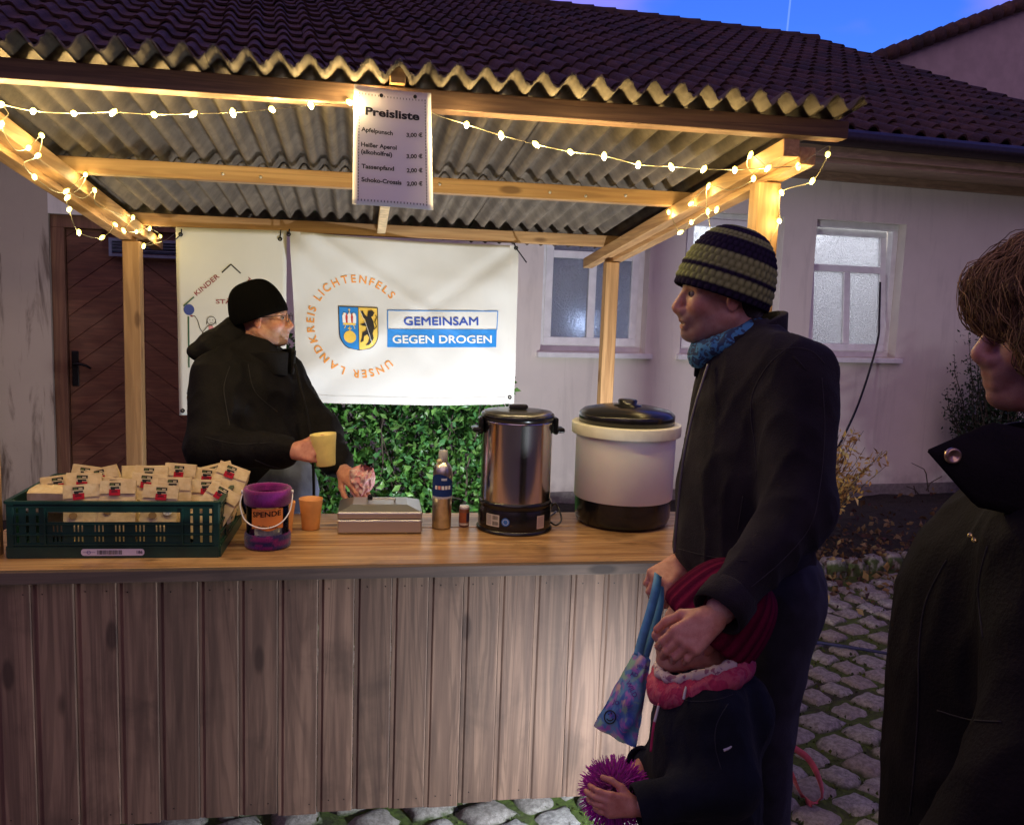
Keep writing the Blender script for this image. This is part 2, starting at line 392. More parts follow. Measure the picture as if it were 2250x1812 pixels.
c = n.mix(n.math('MULTIPLY', oi.outputs['Random'], .4), c, (.05, .022, .022)); vt = n.n('TexVoronoi', i_Vector=n.coord('Object', (2.4, 2.9, 2.4)), i_Scale=1.); hs_ = n.n('SeparateColor', i_0=vt.outputs['Color']); c = n.mix(n.math('MULTIPLY', hs_.outputs[0], .6), c, (.028, .016, .018)); c = n.mix(n.ramp(n.noise(v, 33, 4, .7), .58, .7), c, (.10, .09, .07)); n.set(c, .8); n.bump(n.noise(v, 70, 5, .7), .9, .012); M_TILE = n.m
M_BROWN = wood('brown_board', (.16, .085, .05), (.09, .045, .028), 0, knots=False)
M_GUTTER = simple('gutter_metal', (.05, .032, .028), .45, .5, bump=.1)
hloc = wp(2.5, 0, 0)
house = T('house', hloc, 'long single storey plastered house with tiled roof behind the stall', 'house')
Rw = np.stack([WT, -WN, np.array([0, 0, 1.])], 1)       # local t, into the wall, up
def wbox(mb, t0, t1, z0, z1, o0, o1): return mb.box(wp((t0+t1)/2, (z0+z1)/2, (o0+o1)/2), (t1-t0, abs(o1-o0), z1-z0), Rw)
DL, DR, DT = PW(112, 700)[0], .12, 2.16
WIN = [(2.49, 3.40), (3.715, 4.625), (4.94, 5.85)]; WZ0, WZ1 = 1.285, 2.47
w = MB(); TH = -.32; ZT = 2.95
for a, b in [(DR, WIN[0][0]), (WIN[0][1], WIN[1][0]), (WIN[1][1], WIN[2][0]), (WIN[2][1], 9.2)]: wbox(w, a, b, .0, ZT, 0, TH)
for a, b in WIN: wbox(w, a, b, .0, WZ0, 0, TH); wbox(w, a, b, WZ1, ZT, 0, TH)
wbox(w, DL, DR, DT, ZT, 0, TH)
w.build('wall', M_PLASTER, house)
w = MB(); wbox(w, DL-.42, DL, 0, ZT, .0, TH); w.build('pier', M_PIER, house)
w = MB(); wbox(w, -6, DL-.42, 0, ZT, .05, TH); wbox(w, DL-.62, DL-.40, 0, 2.5, .09, .051); w.build('side_wall', M_PLASTER, house)
w = MB(); wbox(w, 1., 9.2, 0., .13, .018, .002); w.build('plinth', simple('plinth', (.22, .2, .19), .9, bump=.4), house)
# rooms behind the windows (white painted), the last two lit by room lamps
w = MB()
for a, b in WIN:
    a -= .12; b += .15
    wbox(w, a, b, .9, 2.9, TH-1.2, TH-1.25); wbox(w, a-.05, a, .9, 2.9, TH-.002, TH-1.25); wbox(w, b, b+.05, .9, 2.9, TH-.002, TH-1.25); wbox(w, a-.05, b+.05, .85, .9, TH-.002, TH-1.25); wbox(w, a-.05, b+.05, 2.9, 2.95, TH-.002, TH-1.25)
w.build('room', M_WHITE, house)
def frosted():
    n = NT('frosted_glass'); v = n.coord('Object', (1,1,1), rnd=False); f = n.noise(v, 62, 3, .6); n.set((.8, .82, .85), .12)
    n.bump(f, 1., .012); nn_ = n.b.inputs['Normal'].links[0].from_socket
    t = n.n('BsdfTranslucent', i_0=(.85, .87, .92)); r_ = n.n('BsdfRefraction', i_0=(.9, .92, .95), i_1=.22, i_2=1.3); n.L.new(nn_, r_.inputs['Normal']); n.L.new(nn_, t.inputs['Normal'])
    gl = n.n('BsdfGlossy', i_0=(.9, .9, .9), i_1=.13); n.L.new(nn_, gl.inputs['Normal'])
    m1 = n.n('MixShader', i_0=.6, i_1=t.outputs[0], i_2=r_.outputs[0]); m = n.n('MixShader', i_0=.18, i_1=m1.outputs[0], i_2=gl.outputs[0])
    n.L.new(m.outputs[0], n.N['Material Output'].inputs[0]); return n.m
M_FROST = frosted()
def rect_frame(mb, t0, t1, z0, z1, o0, o1, wd):
    wbox(mb, t0, t1, z0, z0+wd, o0, o1); wbox(mb, t0, t1, z1-wd, z1, o0, o1); wbox(mb, t0, t0+wd, z0+wd, z1-wd, o0, o1); wbox(mb, t1-wd, t1, z0+wd, z1-wd, o0, o1)
for i, (a, b) in enumerate(WIN):
    fr = MB(); rect_frame(fr, a, b, WZ0, WZ1, -.10, -.17, .055)
    win = fr.build('window', M_WHITE, house, bevel=.004)
    tilt = .10 if i == 2 else 0.
    piv = wp(0, WZ0+.06, -.13)
    def tl(p, tilt=tilt, piv=piv):
        p = np.asarray(p); dz = p[2]-piv[2]; return p-WN*dz*tilt
    s0, s1 = a+.05, b-.05; zb, zt = WZ0+.052, WZ1-.052
    sa_ = MB(); rect_frame(sa_, s0, s1, zb, zt, -.085, -.145, .062)
    wbox(sa_, s0+.062, s1-.062, 2.035, 2.095, -.087, -.143); wbox(sa_, (a+b)/2-.032, (a+b)/2+.032, zb+.062, 2.035, -.088, -.142)
    sa_.v = [tuple(tl(p)) for p in sa_.v]; sash = sa_.build('sash', M_WHITE, win, bevel=.005)
    for (p0, p1, q0, q1) in [(s0+.062, s1-.062, 2.095, zt-.062), (s0+.062, (a+b)/2-.032, zb+.062, 2.035), ((a+b)/2+.032, s1-.062, zb+.062, 2.035)]:
        pn = MB(); wbox(pn, p0, p1, q0, q1, -.110, -.118); pn.v = [tuple(tl(p)) for p in pn.v]; pn.build('pane', M_FROST, win)
    si = MB(); wbox(si, a-.03, b+.05, WZ0-.045, WZ0-.004, .05, -.10); si.build('sill', M_WHITE, win, bevel=.004)
    lp = bpy.data.lights.new('room_light', 'POINT'); lo = bpy.data.objects.new('room_light', lp); COL.objects.link(lo); lo.parent = house
    po = wp((a+b)/2+.10, (1.5, 2.55, 2.5)[i], TH-(.22, .6, .6)[i])
    lo.location = tuple(po-root_loc(house)); lp.energy = (1.6, 20., 13.)[i]; lp.color = ((.5, .65, 1), (.93, .95, 1), (.95, .95, 1))[i]; lp.shadow_soft_size = .08  # first window: cool light added behind the pane for its blue speckle
# ---- door with chevron boards
M_DOOR = wood('door_wood', (.21, .085, .045), (.12, .045, .025), 0, rough=.5, knots=False)
def clip(poly, nx, ny, d):
    out = []
    for i in range(len(poly)):
        a, b = poly[i], poly[(i+1) % len(poly)]; fa = a[0]*nx+a[1]*ny-d; fb = b[0]*nx+b[1]*ny-d
        if fa <= 0: out.append(a)
        if (fa < 0 < fb) or (fb < 0 < fa): t = fa/(fa-fb); out.append((a[0]+t*(b[0]-a[0]), a[1]+t*(b[1]-a[1])))
    return out
dm = MB(); rect_frame(dm, DL+.001, DR-.001, -.05, DT-.002, -.05, -.14, .085)
door = dm.build('door', wood('door_frame', (.26, .12, .06), (.15, .06, .032), 2, knots=False), house, bevel=.004)
bk = MB(); wbox(bk, DL+.08, DR-.08, .0, DT-.08, -.125, -.15); bk.build('door_leaf', M_DOOR, door)
d0, d1 = DL+.09, DR-.09; dc = PW(316, 800)[0]
for side in (0, 1):
    x0, x1 = (d0, dc) if side == 0 else (dc, d1); sg = 1 if side == 0 else -1
    for k in range(-14, 26):
        c0 = k*.185; poly = [(x0, .05), (x1, .05), (x1, DT-.09), (x0, DT-.09)]
        # boards rise towards the middle: v - sg*0.62*(u-dc) in [c0, c0+w]
        sl_ = .78*sg; nn_ = math.hypot(1, sl_)
        poly = clip(poly, sl_, -1, -(c0+.0015)+sl_*dc); poly = clip(poly, -sl_, 1, (c0+.1835)-sl_*dc)
        if len(poly) < 3: continue
        mb = MB(); m = len(poly); mb.add([wp(p[0], p[1], -.104) for p in poly]+[wp(p[0], p[1], -.13) for p in poly], [tuple(range(m)), tuple(range(2*m-1, m-1, -1))]+[(i, m+i, m+(i+1) % m, (i+1) % m) for i in range(m)])
        mb.build('board', M_DOOR, door, bevel=.0025, seg=1)
M_IRON = simple('black_iron', (.018, .018, .02), .4, .8, bump=.3)
ht, hz = PW(166, 808, -.1)
h = MB(); wbox(h, ht-.022, ht+.022, hz-.13, hz+.12, -.090, -.102); pl_ = h.build('handle_plate', M_IRON, door, bevel=.004)
h = MB(); h.tube([wp(ht-.005, hz+.03, -.09), wp(ht-.005, hz+.03, -.045), wp(ht+.03, hz+.035, -.04), wp(ht+.08, hz+.02, -.045), wp(ht+.11, hz+.0, -.05)], [.011, .01, .01, .009, .007], 8); h.build('handle', M_IRON, pl_, smooth=True)
# louvred vent above the door leaf
vt0, vz0 = PW(238, 562, .0); vt1, vz1 = PW(430, 531, .0)
M_VENT = simple('vent_metal', (.16, .18, .27), .5, .2); vn = MB(); rect_frame(vn, vt0, vt1, vz0, vz1, -.02, -.06, .02); vent = vn.build('vent', M_VENT, house)
for k in range(4):
    s_ = MB(); zz = vz0+.03+k*(vz1-vz0-.04)/4; s_.box(wp((vt0+vt1)/2, zz+.008, -.04), (vt1-vt0-.04, .035, .004), Rw@rx_(-.6)); s_.build('slat', M_VENT, vent)
# ---- house roof
RB, EZ, EO = 6.0, 3.09, .50
rt, rzz = PW(1814, 97, -RB); slopeL = math.hypot(RB+EO, rzz-EZ); up = nrm((-WN)*(RB+EO)+np.array([0, 0, rzz-EZ])); nrm_r = nrm(np.cross(WT, up))
T0, T1 = -5.6, rt
def rp(t, s, h=0.): return wp(t, EZ, EO)+up*s+nrm_r*h
rm = MB()
V = [rp(T0, 0, -.02), rp(T1-.02, 0, -.02), rp(T1-.02, slopeL, -.02), rp(T0, slopeL, -.02), rp(T0, 0, -.14), rp(T1-.02, 0, -.14), rp(T1-.02, slopeL, -.14), rp(T0, slopeL, -.14)]
rm.add(V, ((0,1,2,3),(7,6,5,4),(0,4,5,1),(1,5,6,2),(2,6,7,3),(3,7,4,0)))
# rear slope so the roof is closed
rear = nrm((-WN)*(RB+EO)-np.array([0, 0, rzz-EZ])); top = rp(T0, slopeL, -.02); topb = rp(T1-.02, slopeL, -.02)
rm.add([top, topb, topb+rear*slopeL, top+rear*slopeL], ((0,1,2,3),))
roof = rm.build('roof', M_BROWN, house)
TW, TC = .215, .35
nt_ = int((T1-T0)/TW); nr_ = int(slopeL/TC); TW = (T1-T0)/nt_; TC = slopeL/nr_
def tile_v():
    SEG = 14; mb = MB()
    xs = [i/SEG for i in range(SEG+1)]
    def hz_(x): return .052*max(0., math.sin(math.pi*x/.52))**.75 if x < .52 else -.006*math.sin(math.pi*(x-.52)/.48)
    L_ = TC*1.18
    for (y, dz) in ((0., .030), (L_*.5, .016), (L_, .0)):
        for x in xs: mb.v.append((x*TW*1.01, y, hz_(x)+dz)); mb.c.append(None)
    for x in xs: mb.v.append((x*TW*1.01, .004, hz_(x)+.030-.020)); mb.c.append(None)
    n_ = SEG+1
    for j in range(2): mb.f += [(j*n_+i, j*n_+i+1, (j+1)*n_+i+1, (j+1)*n_+i) for i in range(SEG)]
    mb.f += [(3*n_+i, 3*n_+i+1, i+1, i) for i in range(SEG)]
    return mb
TV = tile_v(); tme = TV.mesh('roof_tile', smooth=False); tme.materials.append(M_TILE)
Rr = np.stack([WT, up, nrm_r], 1); M4 = Matrix([[*Rr[0], 0], [*Rr[1], 0], [*Rr[2], 0], [0, 0, 0, 1]]); eul = M4.to_euler()
spots = []
for j in range(nr_):
    for i in range(nt_):
        p = rp(T0+i*TW, j*TC, .0); u_, v_, D = proj(p+Rr@np.array([TW/2, TC/2, 0]))
        vis = -40 < u_ < 2300 and -60 < v_ < 345
        if vis and u_ < 1880: vis = v_ < 128+.075*u_
        spots.append((0 if vis else 1, D, j, i))
spots.sort(); rest = MB(); jr = random.Random(11)
for k, (nv, D, j, i) in enumerate(spots):
    p = rp(T0+i*TW+jr.uniform(-.006, .006), j*TC+jr.uniform(-.012, .012), jr.uniform(0, .008))
    if k < 300:
        o = bpy.data.objects.new('roof_tile', tme); COL.objects.link(o); o.parent = roof; o.location = tuple(p-root_loc(roof)); o.rotation_euler = eul
    else: rest.add([p+Rr@np.array(q) for q in TV.v], TV.f)
tag(rest.build('roof_tile_field', M_TILE, roof), kind='stuff')
rc = MB()
for k in range(int((T1-T0)/.34)+1):
    a = T0+k*.34
    if a+.36 > T1+.1: break
    rc.lathe([(.11, 0), (.115, .18), (.13, .36)], 12, rp(a, slopeL, .0), np.stack([nrm(np.cross(np.array([0, 0, 1.]), WT)), np.array([0, 0, 1.]), WT], 1))
rc.build('ridge_cap', M_TILE, roof, smooth=True)
gt = MB(); gt.tube([wp(T0, EZ-.05, EO+.055), wp(T1, EZ-.05, EO+.055)], .07, 12); gt.build('gutter', M_GUTTER, house, smooth=True)
fb = MB(); wbox(fb, T0, T1, EZ-.19, EZ-.045, EO-.04, EO-.0); wbox(fb, T0, T1, ZT-.09, ZT-.05, EO-.041, .003); wbox(fb, T0, T1, ZT-.16, ZT-.091, .05, .004); fb.build('fascia', wood('eave_board', (.42, .28, .19), (.28, .18, .12), 0, knots=False), house)
# gable triangle at the right end
gb = MB(); gb.add([wp(T1-.25, ZT-.3, .0), wp(T1-.25, ZT-.3, -2*RB), wp(T1-.25, rzz-.2, -RB)], ((0,1,2),)); gb.build('gable', M_PLASTER, house)
# ---- neighbouring house
nb0 = np.array(PW(1925, 134, -13.)); nb1 = np.array(PW(2250, 12, -13.)); dn = nrm(nb1-nb0)
nloc = wp(nb0[0], 0, -13)
nb = T('neighbour_house', nloc, 'tall pink plastered gable of the next house with tiled verge', 'house')
peak = nb0+dn*9.; mb = MB()
def q3(p, o=-13.): return wp(p[0], p[1], o)
base0 = np.array([nb0[0]-1.0, nb0[1]-1.0*dn[1]/dn[0]])
poly = [np.array([base0[0], 0]), np.array([2*peak[0]-base0[0], 0]), np.array([2*peak[0]-base0[0], base0[1]]), peak, base0]
V = [q3(p) for p in poly]+[q3(p, -22.) for p in poly]; mb.add(V, [(0,1,2,3,4), (9,8,7,6,5)]+[(i, 5+i, 5+(i+1) % 5, (i+1) % 5) for i in range(5)]); mb.build('wall', simple('pink_plaster', (.52, .42, .42), .9, var=.05, scale=3, bump=.3, bscale=40), nb)
rf = MB(); L_ = np.linalg.norm(peak-base0); 
for sgn in (1, -1):
    a = base0-dn*.4; b = peak.copy()
    if sgn < 0: a[0] = 2*peak[0]-a[0]
    rf.bar((wp(*a, -12.9)+wp(*a, -22.2))/2+np.array([0, 0, .06]), (wp(*b, -12.9)+wp(*b, -22.2))/2+np.array([0, 0, .06]), 9.3, .10, up=np.array([0, 0, 1.]))
nroof = rf.build('roof', M_TILE, nb)
k = 0
while k*.36 < L_+.3:
    p = base0+dn*(k*.36-.3); 
    v_ = MB(); ax = np.stack([-WN, nrm(np.cross(WT*dn[0]+np.array([0, 0, dn[1]]), -WN)), WT*dn[0]+np.array([0, 0, dn[1]])], 1)
    v_.lathe([(.15, 0), (.165, .2), (.19, .42)], 10, wp(p[0], p[1]+.06, -12.9), ax); v_.build('verge_tile', M_TILE, nroof, smooth=True); k += 1
# ---- vegetation
def hull_points(n, box, seed, shell=.75, lump=.18):
    r = np.random.default_rng(seed); out = []; (x0, x1, y0, y1, z0, z1) = box
    while len(out) < n:
        p = np.array([r.uniform(x0, x1), r.uniform(y0, y1), r.uniform(z0, z1)])
        q = np.array([(p[0]-(x0+x1)/2)/((x1-x0)/2), (p[1]-(y0+y1)/2)/((y1-y0)/2), (p[2]-z0)/(z1-z0)*1.6-.6])
        m = (abs(q[0])**4+abs(q[1])**4+max(0, q[2])**4)**.25+lump*mnoise.noise(tuple(p*4.5))+.5*lump*mnoise.noise(tuple(p*11))
        if m < 1 and (m > shell or r.random() < .45): out.append(p)
    return out
hx = (.30, 1.98, 2.52, 3.3, .06, 1.42)
hedge = T('evergreen_hedge', (1.15, 2.9, .05), 'dense dark green evergreen hedge growing behind the white banner', 'hedge')
leaves('leaves', M_LEAF, hedge, hull_points(13000, hx, 1, .72), (.042, .080), [(.07, .20, .035), (.10, .27, .055), (.05, .15, .035), (.16, .33, .08), (.08, .24, .08)], up=.35, seed=2, width=.55, out=np.array([0, -.45, 0]))
st = MB(); r_ = random.Random(4)
for k in range(36):
    x = r_.uniform(.45, 1.85); y = r_.uniform(2.65, 3.1); p = [np.array([x, y, .03])]
    for j in range(5): p.append(p[-1]+np.array([r_.uniform(-.07, .07), r_.uniform(-.08, .05), .22]))
    st.tube(p, [.012, .010, .008, .006, .005, .003], 5)
st.build('stems', M_BARK, hedge, smooth=True)['kind'] = 'stuff'
def core(parent, box, mat):   # dense shaded twigs inside the shrub
    x0, x1, y0, y1, z0, z1 = box; c = MB(); r = random.Random(8)
    for k in range(420):
        p = np.array([r.uniform(x0+.12, x1-.12), r.uniform(y0+.16, y1-.1), r.uniform(z0, z1-.15)]); d = np.array([r.gauss(0, 1), r.gauss(0, 1), r.gauss(.5, 1)]); c.tube([p, p+nrm(d)*r.uniform(.1, .22)], [.004, .002], 4, caps=False)
    c.build('twigs', mat, parent)['kind'] = 'stuff'
core(hedge, hx, M_BARK)
# autumn shrub
yp = np.array([4.22, 3.02, .08])
yel = T('autumn_shrub', yp, 'leafy shrub turned yellow in the bed by the house wall', 'shrub')
r_ = random.Random(12); st = MB(); lp_ = []
for k in range(105):
    a = r_.uniform(0, 6.28); sp = r_.uniform(.05, .42); H = r_.uniform(.45, .88)*(1-.35*sp); p = [yp+np.array([r_.uniform(-.06, .06), r_.uniform(-.06, .06), 0])]
    for j in range(1, 7): q = j/6; p.append(yp+np.array([math.cos(a)*sp*q**1.3, math.sin(a)*sp*q**1.3, H*q])+np.array([r_.uniform(-.015, .015) for _ in range(3)]))
    st.tube(p, [.005, .0045, .004, .0035, .003, .002, .0015], 4)
    for j in range(1, 7):
        for m in range(8): lp_.append(p[j]+(p[j-1]-p[j])*r_.random()+np.array([r_.gauss(0, .012) for _ in range(3)]))
st.build('stems', M_BARK, yel)['kind'] = 'stuff'; leaves('leaves', M_DRY, yel, lp_, (.03, .07), [(.6, .38, .10), (.5, .27, .07), (.65, .48, .18), (.36, .18, .06)], up=.35, seed=6, width=.34)
# dark evergreen bush and bare twigs by the house wall at the right
tb = PW(2190, 900, .4)[0]; bp = wp(tb, 0.05, .42)
db = T('dark_bush', bp, 'dark small-leaved evergreen bush against the plastered wall', 'bush')
lp_ = []; st = MB(); r_ = random.Random(31)
for k in range(90):
    a = r_.uniform(0, 6.28); sp = r_.uniform(.1, .48); H = r_.uniform(.7, 1.62); p = [bp]
    for j in range(1, 8): q = j/7; p.append(bp+np.array([math.cos(a)*sp*q**.8, math.sin(a)*sp*.7*q**.8, H*q])+np.array([r_.gauss(0, .02) for _ in range(3)]))
    st.tube(p, [.011-.0013*j for j in range(8)], 4)
    for j in range(3, 8):
        for m in range(22): lp_.append(p[j]+(p[j-1]-p[j])*r_.random()+np.array([r_.gauss(0, .035) for _ in range(3)]))
st.build('stems', M_BARK, db)['kind'] = 'stuff'; leaves('leaves', M_LEAF, db, lp_, (.02, .045), [(.02, .045, .022), (.03, .06, .03), (.015, .035, .015)], up=.2, seed=7, width=.5)
tp = wp(PW(2040, 1080, .25)[0], .06, .25)
tw = T('bare_twigs', tp, 'thin bare twigs sprouting from the soil at the wall base', 'twigs')
for pts in ([(2040, 1080), (2035, 1040), (2030, 1030), (2003, 1017)], [(2035, 1078), (2045, 1060), (2070, 1046)], [(2018, 1085), (2010, 1075), (1992, 1068)], [(2012, 1084), (2008, 1067)]):
    m = MB(); m.tube([wp(PW(x, y, .25)[0], PW(x, y, .25)[1], .25) for x, y in pts], [.006, .005, .004, .003][:len(pts)], 5); m.build('twig', M_BARK, tw)
# ================================================================== MARKET STALL
M_PINE = wood('pine_beam', (.52, .32, .145), (.36, .19, .08), 1, rough=.6, varp=.3)
M_PINEX = wood('pine_beam_across', (.50, .31, .14), (.34, .18, .075), 0, rough=.6, varp=.3)
M_PINEZ = wood('pine_post', (.52, .31, .14), (.35, .19, .078), 2, rough=.6, varp=.3)
M_FRONTBEAM = wood('weathered_beam', (.19, .105, .06), (.10, .052, .032), 0, rough=.7)
M_PLANK = wood('weathered_plank', (.225, .130, .086), (.105, .056, .038), 2, ring=1.3, rough=.75, stain=.5, varp=.42)
M_TOP = wood('counter_wood', (.62, .40, .19), (.30, .145, .055), 0, ring=1.1, rough=.34, stain=.8, varp=.2)
M_EDGE = wood('counter_edge', (.14, .09, .065), (.075, .048, .038), 0, rough=.75, stain=.4)
M_SCREW = simple('zinc_screw', (.6, .58, .55), .35, .9)
SL = -.111
stall = T('market_stall', (1.2, 1.0, 0), 'wooden market stall with corrugated roof and plank front', 'stall')
def rafz(y): return 2.158+SL*y
# counter boards
XL, XR = -.10, 2.46
for k, (a, b) in enumerate([(0, .215), (.219, .43), (.434, .645)]):
    m = MB(); m.box(((XL+XR)/2, (a+b)/2, HC-.0135+(-.0012 if k == 1 else 0)), (XR-XL, b-a, .027)); m.build('counter_board', M_TOP, stall, bevel=.003)
m = MB(); m.box(((XL+XR)/2, -.0135, HC-.018), (XR-XL, .025, .036)); m.build('counter_edge', M_EDGE, stall, bevel=.003)
m = MB(); m.box(((XL+XR)/2, .33, HC-.06), (XR-XL-.2, .06, .06)); m.build('counter_bearer', M_PINEX, stall)
# front cladding: each board with a rebated edge
bx = [x/2.836 for x in (-60, 190, 460, 725, 980, 1235, 1487, 1735, 1985)]+[700+x/2.836 for x in (228, 462, 690, 908, 1133, 1355, 1580, 1785, 2000)]
ex = [PY(x, 1262-.014*x, .012)[0] for x in bx]
while ex[-1] < 2.46: ex.append(ex[-1]+.088)
ZP = .083; ZTOP = HC-.040; rr = random.Random(21)
for a, b in zip(ex[:-1], ex[1:]):
    y = .008+rr.uniform(-.002, .002); zb = ZP+rr.uniform(-.006, .006); m = MB(); g_ = .015
    prof = [(a+.0008, y+.020), (a+.0008, y+.0035), (a+g_-.003, y+.0035), (a+g_, y+.0015), (a+g_+.003, y), (b-.004, y), (b-.0008, y+.003), (b-.0008, y+.020)]
    n_ = len(prof); V = [(x, yy, zb) for x, yy in prof]+[(x, yy, ZTOP) for x, yy in prof]
    m.add(V, [(i, (i+1) % n_, n_+(i+1) % n_, n_+i) for i in range(n_)]+[tuple(range(n_))[::-1], tuple(range(n_, 2*n_))])
    pl = m.build('plank', M_PLANK, stall, loc=(a, y, zb))
    for zz in (ZTOP-.03-rr.uniform(0, .008), zb+.03+rr.uniform(0, .01)):
        for fx in (.3, .78):
            if rr.random() < .3: continue
            s_ = MB(); s_.lathe([(.0020, 0), (.0020, .0008)], 8, (a+(b-a)*(fx+rr.uniform(-.05, .05)), y, zz), np.array([[1., 0, 0], [0, 0, -1.], [0, 1., 0]])); s_.build('nail', M_IRON, pl)
# rails behind the planks
for z in (.18, .72):
    m = MB(); m.box(((XL+XR)/2, .055, z), (XR-XL-.02, .045, .07)); m.build('rail', M_PINEX, stall)
# posts
def post(x, y, z0, z1, w=.078, lean=0.):
    m = MB(); m.bar((x-lean*0, y, z0), (x+lean, y, z1), w, w, up=(0, 1, 0)); return m.build('post', M_PINEZ, stall, bevel=.004, loc=(x, y, z0))
post(2.385, .245, .0, rafz(.245)-.022); post(-.040, .135, .0, rafz(.135)-.022)
post(2.378, 2.06, .0, rafz(2.06)-.022, .072); post(-.062, 2.06, .0, rafz(2.06)-.022, .08)
# side rafters (doubled) on the posts
for x0, x1 in ((2.320, 2.434), (-.116, .0)):
    w_ = (x1-x0)/2
    for k, xc in enumerate((x0+w_/2, x1-w_/2)):
        outer = (k == 1) == (x0 > 1); lo = .020 if outer else 0.; y1 = 2.46 if not outer else 2.2; y0 = 0.0 if not outer else .004
        m = MB(); m.bar((xc, y0, rafz(y0)+.0275-lo), (xc, y1, rafz(y1)+.0275-lo), w_-.002, .055+(0 if not outer else .0)); m.build('rafter', M_PINE, stall, bevel=.003, loc=(xc, y0, rafz(y0)))
# purlins
def purlin(y, x0, x1, h=.06, w=.06, mat=M_PINEX):
    m = MB(); m.box(((x0+x1)/2, y, rafz(y)+.0565+h/2), (x1-x0, w, h), rx_(math.atan(SL)*.0)); return m.build('purlin', mat, stall, bevel=.003, loc=((x0+x1)/2, y, rafz(y)+.0565))
fbm = MB(); fbm.box((1.15, .036, 2.2515), (2.77, .07, .055)); front_beam = fbm.build('front_beam', M_FRONTBEAM, stall, bevel=.003)
mp_ = purlin(1.02, -.2, 2.53); bp_ = purlin(2.06, -.2, 2.53)
m = MB(); m.box((1.139, .012, 2.308), (.043, .07, .05)); m.build('spacer_block', M_PINEX, stall, bevel=.002)
m = MB(); m.bar((1.147, 1.06, rafz(1.06)+.0565+.028), (1.147, 2.02, rafz(2.02)+.0565+.028), .042, .04); m.build('batten', simple('pale_batten', (.62, .45, .25), .6), stall, bevel=.002)
for x in (.52, .66, 1.35, 1.95, 2.12, 1.80):
    s_ = MB(); s_.lathe([(.006, 0), (.006, .004), (.002, .006)], 10, (x, .989, rafz(1.02)+.087+random.uniform(-.012, .012)), np.array([[1., 0, 0], [0, 0, -1.], [0, 1., 0]])); s_.build('screw', M_SCREW, mp_, smooth=True)
# corrugated sheets
def corr():
    n = NT('fibre_cement'); v = n.coord('Object', (1,1,1)); c = n.mix(n.ramp(n.noise(v, 6, 6, .68), .3, .7), (.09, .069, .052), (.19, .15, .11))
    v2 = n.coord('Object', (40, 2.5, 40)); c = n.mix(n.math('MULTIPLY', n.ramp(n.noise(v2, 1, 4), .5, .75), .5), c, (.10, .085, .08)); n.set(c, .85); n.bump(n.noise(v, 160, 4), .4, .002); return n.m
M_CORR = corr(); WL = .0815
def sheet(x0, x1, y0, y1, lift, seed):
    r = random.Random(seed); nx = int((x1-x0)/WL*12); ny = 10; mb = MB(); th = .006
    skew = r.uniform(-.004, .004)
    def z(x, y): return 2.2795+SL*(y-.036)+lift*max(0, (y+.1)/1.3)+.0200*(1+math.cos(2*math.pi*(x-.733)/WL))+.003*mnoise.noise((x*2, y*1.5, seed))
    edge = [r.uniform(-.006, .006) for _ in range(nx+1)]
    for k, dz in ((0, 0), (1, th)):
        for j in range(ny+1):
            for i in range(nx+1):
                x = x0+(x1-x0)*i/nx; y = y0+(y1-y0)*j/ny+(edge[i] if j == 0 else 0)+skew*i/nx; mb.v.append((x, y, z(x, y)+dz)); mb.c.append(None)
    q = (nx+1)*(ny+1)
    for j in range(ny):
        for i in range(nx):
            a = j*(nx+1)+i; mb.f += [(a, a+nx+1, a+nx+2, a+1), (q+a, q+a+1, q+a+nx+2, q+a+nx+1)]
    for i in range(nx):
        mb.f += [(i, i+1, q+i+1, q+i)]; b = ny*(nx+1)+i; mb.f += [(b+1, b, q+b, q+b+1)]
    for j in range(ny):
        a = j*(nx+1); mb.f += [(a+nx+1, a, q+a, q+a+nx+1)]; b = a+nx; mb.f += [(b, b+nx+1, q+b+nx+1, q+b)]
    o = mb.build('corrugated_sheet', M_CORR, stall, smooth=False, loc=(x0, y0, z(x0, y0)))
    for p in o.data.polygons: p.use_smooth = abs(p.normal.z) > .25
    return o
XE = 2.545
for k, (a, b) in enumerate([(-.33, .70), (.70-WL*.9, 1.70), (1.70-WL*.9, XE)]):
    sheet(a, b, -.075, 1.28, .0085+(.007 if k == 1 else 0), 5+k); sheet(a, b, 1.16, 2.52, (.004 if k == 1 else 0), 9+k)
# ------------------------------------------------------------------ price list
M_PAPER = NT('laminated_paper'); n = M_PAPER; v = n.coord('Object', (1,1,1), rnd=False); n.set(n.mix(n.ramp(n.noise(v, 4, 3), .3, .7), (.82, .80, .84), (.87, .85, .88)), .38); n.bump(n.noise(v, 5, 2), .15, .01)
t_ = n.n('BsdfTranslucent', i_0=(.8, .76, .78)); m_ = n.n('MixShader', i_0=.25, i_1=n.b.outputs[0], i_2=t_.outputs[0]); n.L.new(m_.outputs[0], n.N['Material Output'].inputs[0]); M_PAPER = n.m
M_INK = simple('black_ink', (.008, .008, .01), .45, var=.0)
TLp, TRp, BRp, BLp = PY(778, 185, -.022), PY(947, 205, -.022), PY(951, 463, -.030), PY(774, 450, -.030)
def paperf(u, v, off=0.):       # u right 0..1, v down 0..1
    p = (TLp*(1-u)+TRp*u)*(1-v)+(BLp*(1-u)+BRp*u)*v
    bulge = -.010*math.sin(math.pi*u)*(.3+.7*v)-.012*v*v
    p = p+np.array([0, bulge-off, 0]); p[2] += -.004*math.sin(math.pi*u)*(1-v); return p
price = T('price_list', PY(862, 320, -.02), 'white paper price list pinned under the front beam', 'price list')
m = MB(); m.grid(lambda u, v: paperf(u, v), 14, 18); m.build('sheet', M_PAPER, price, smooth=True, solid=.0012)
tx = MB(); pf = lambda u, v: paperf(u, v, .0022)
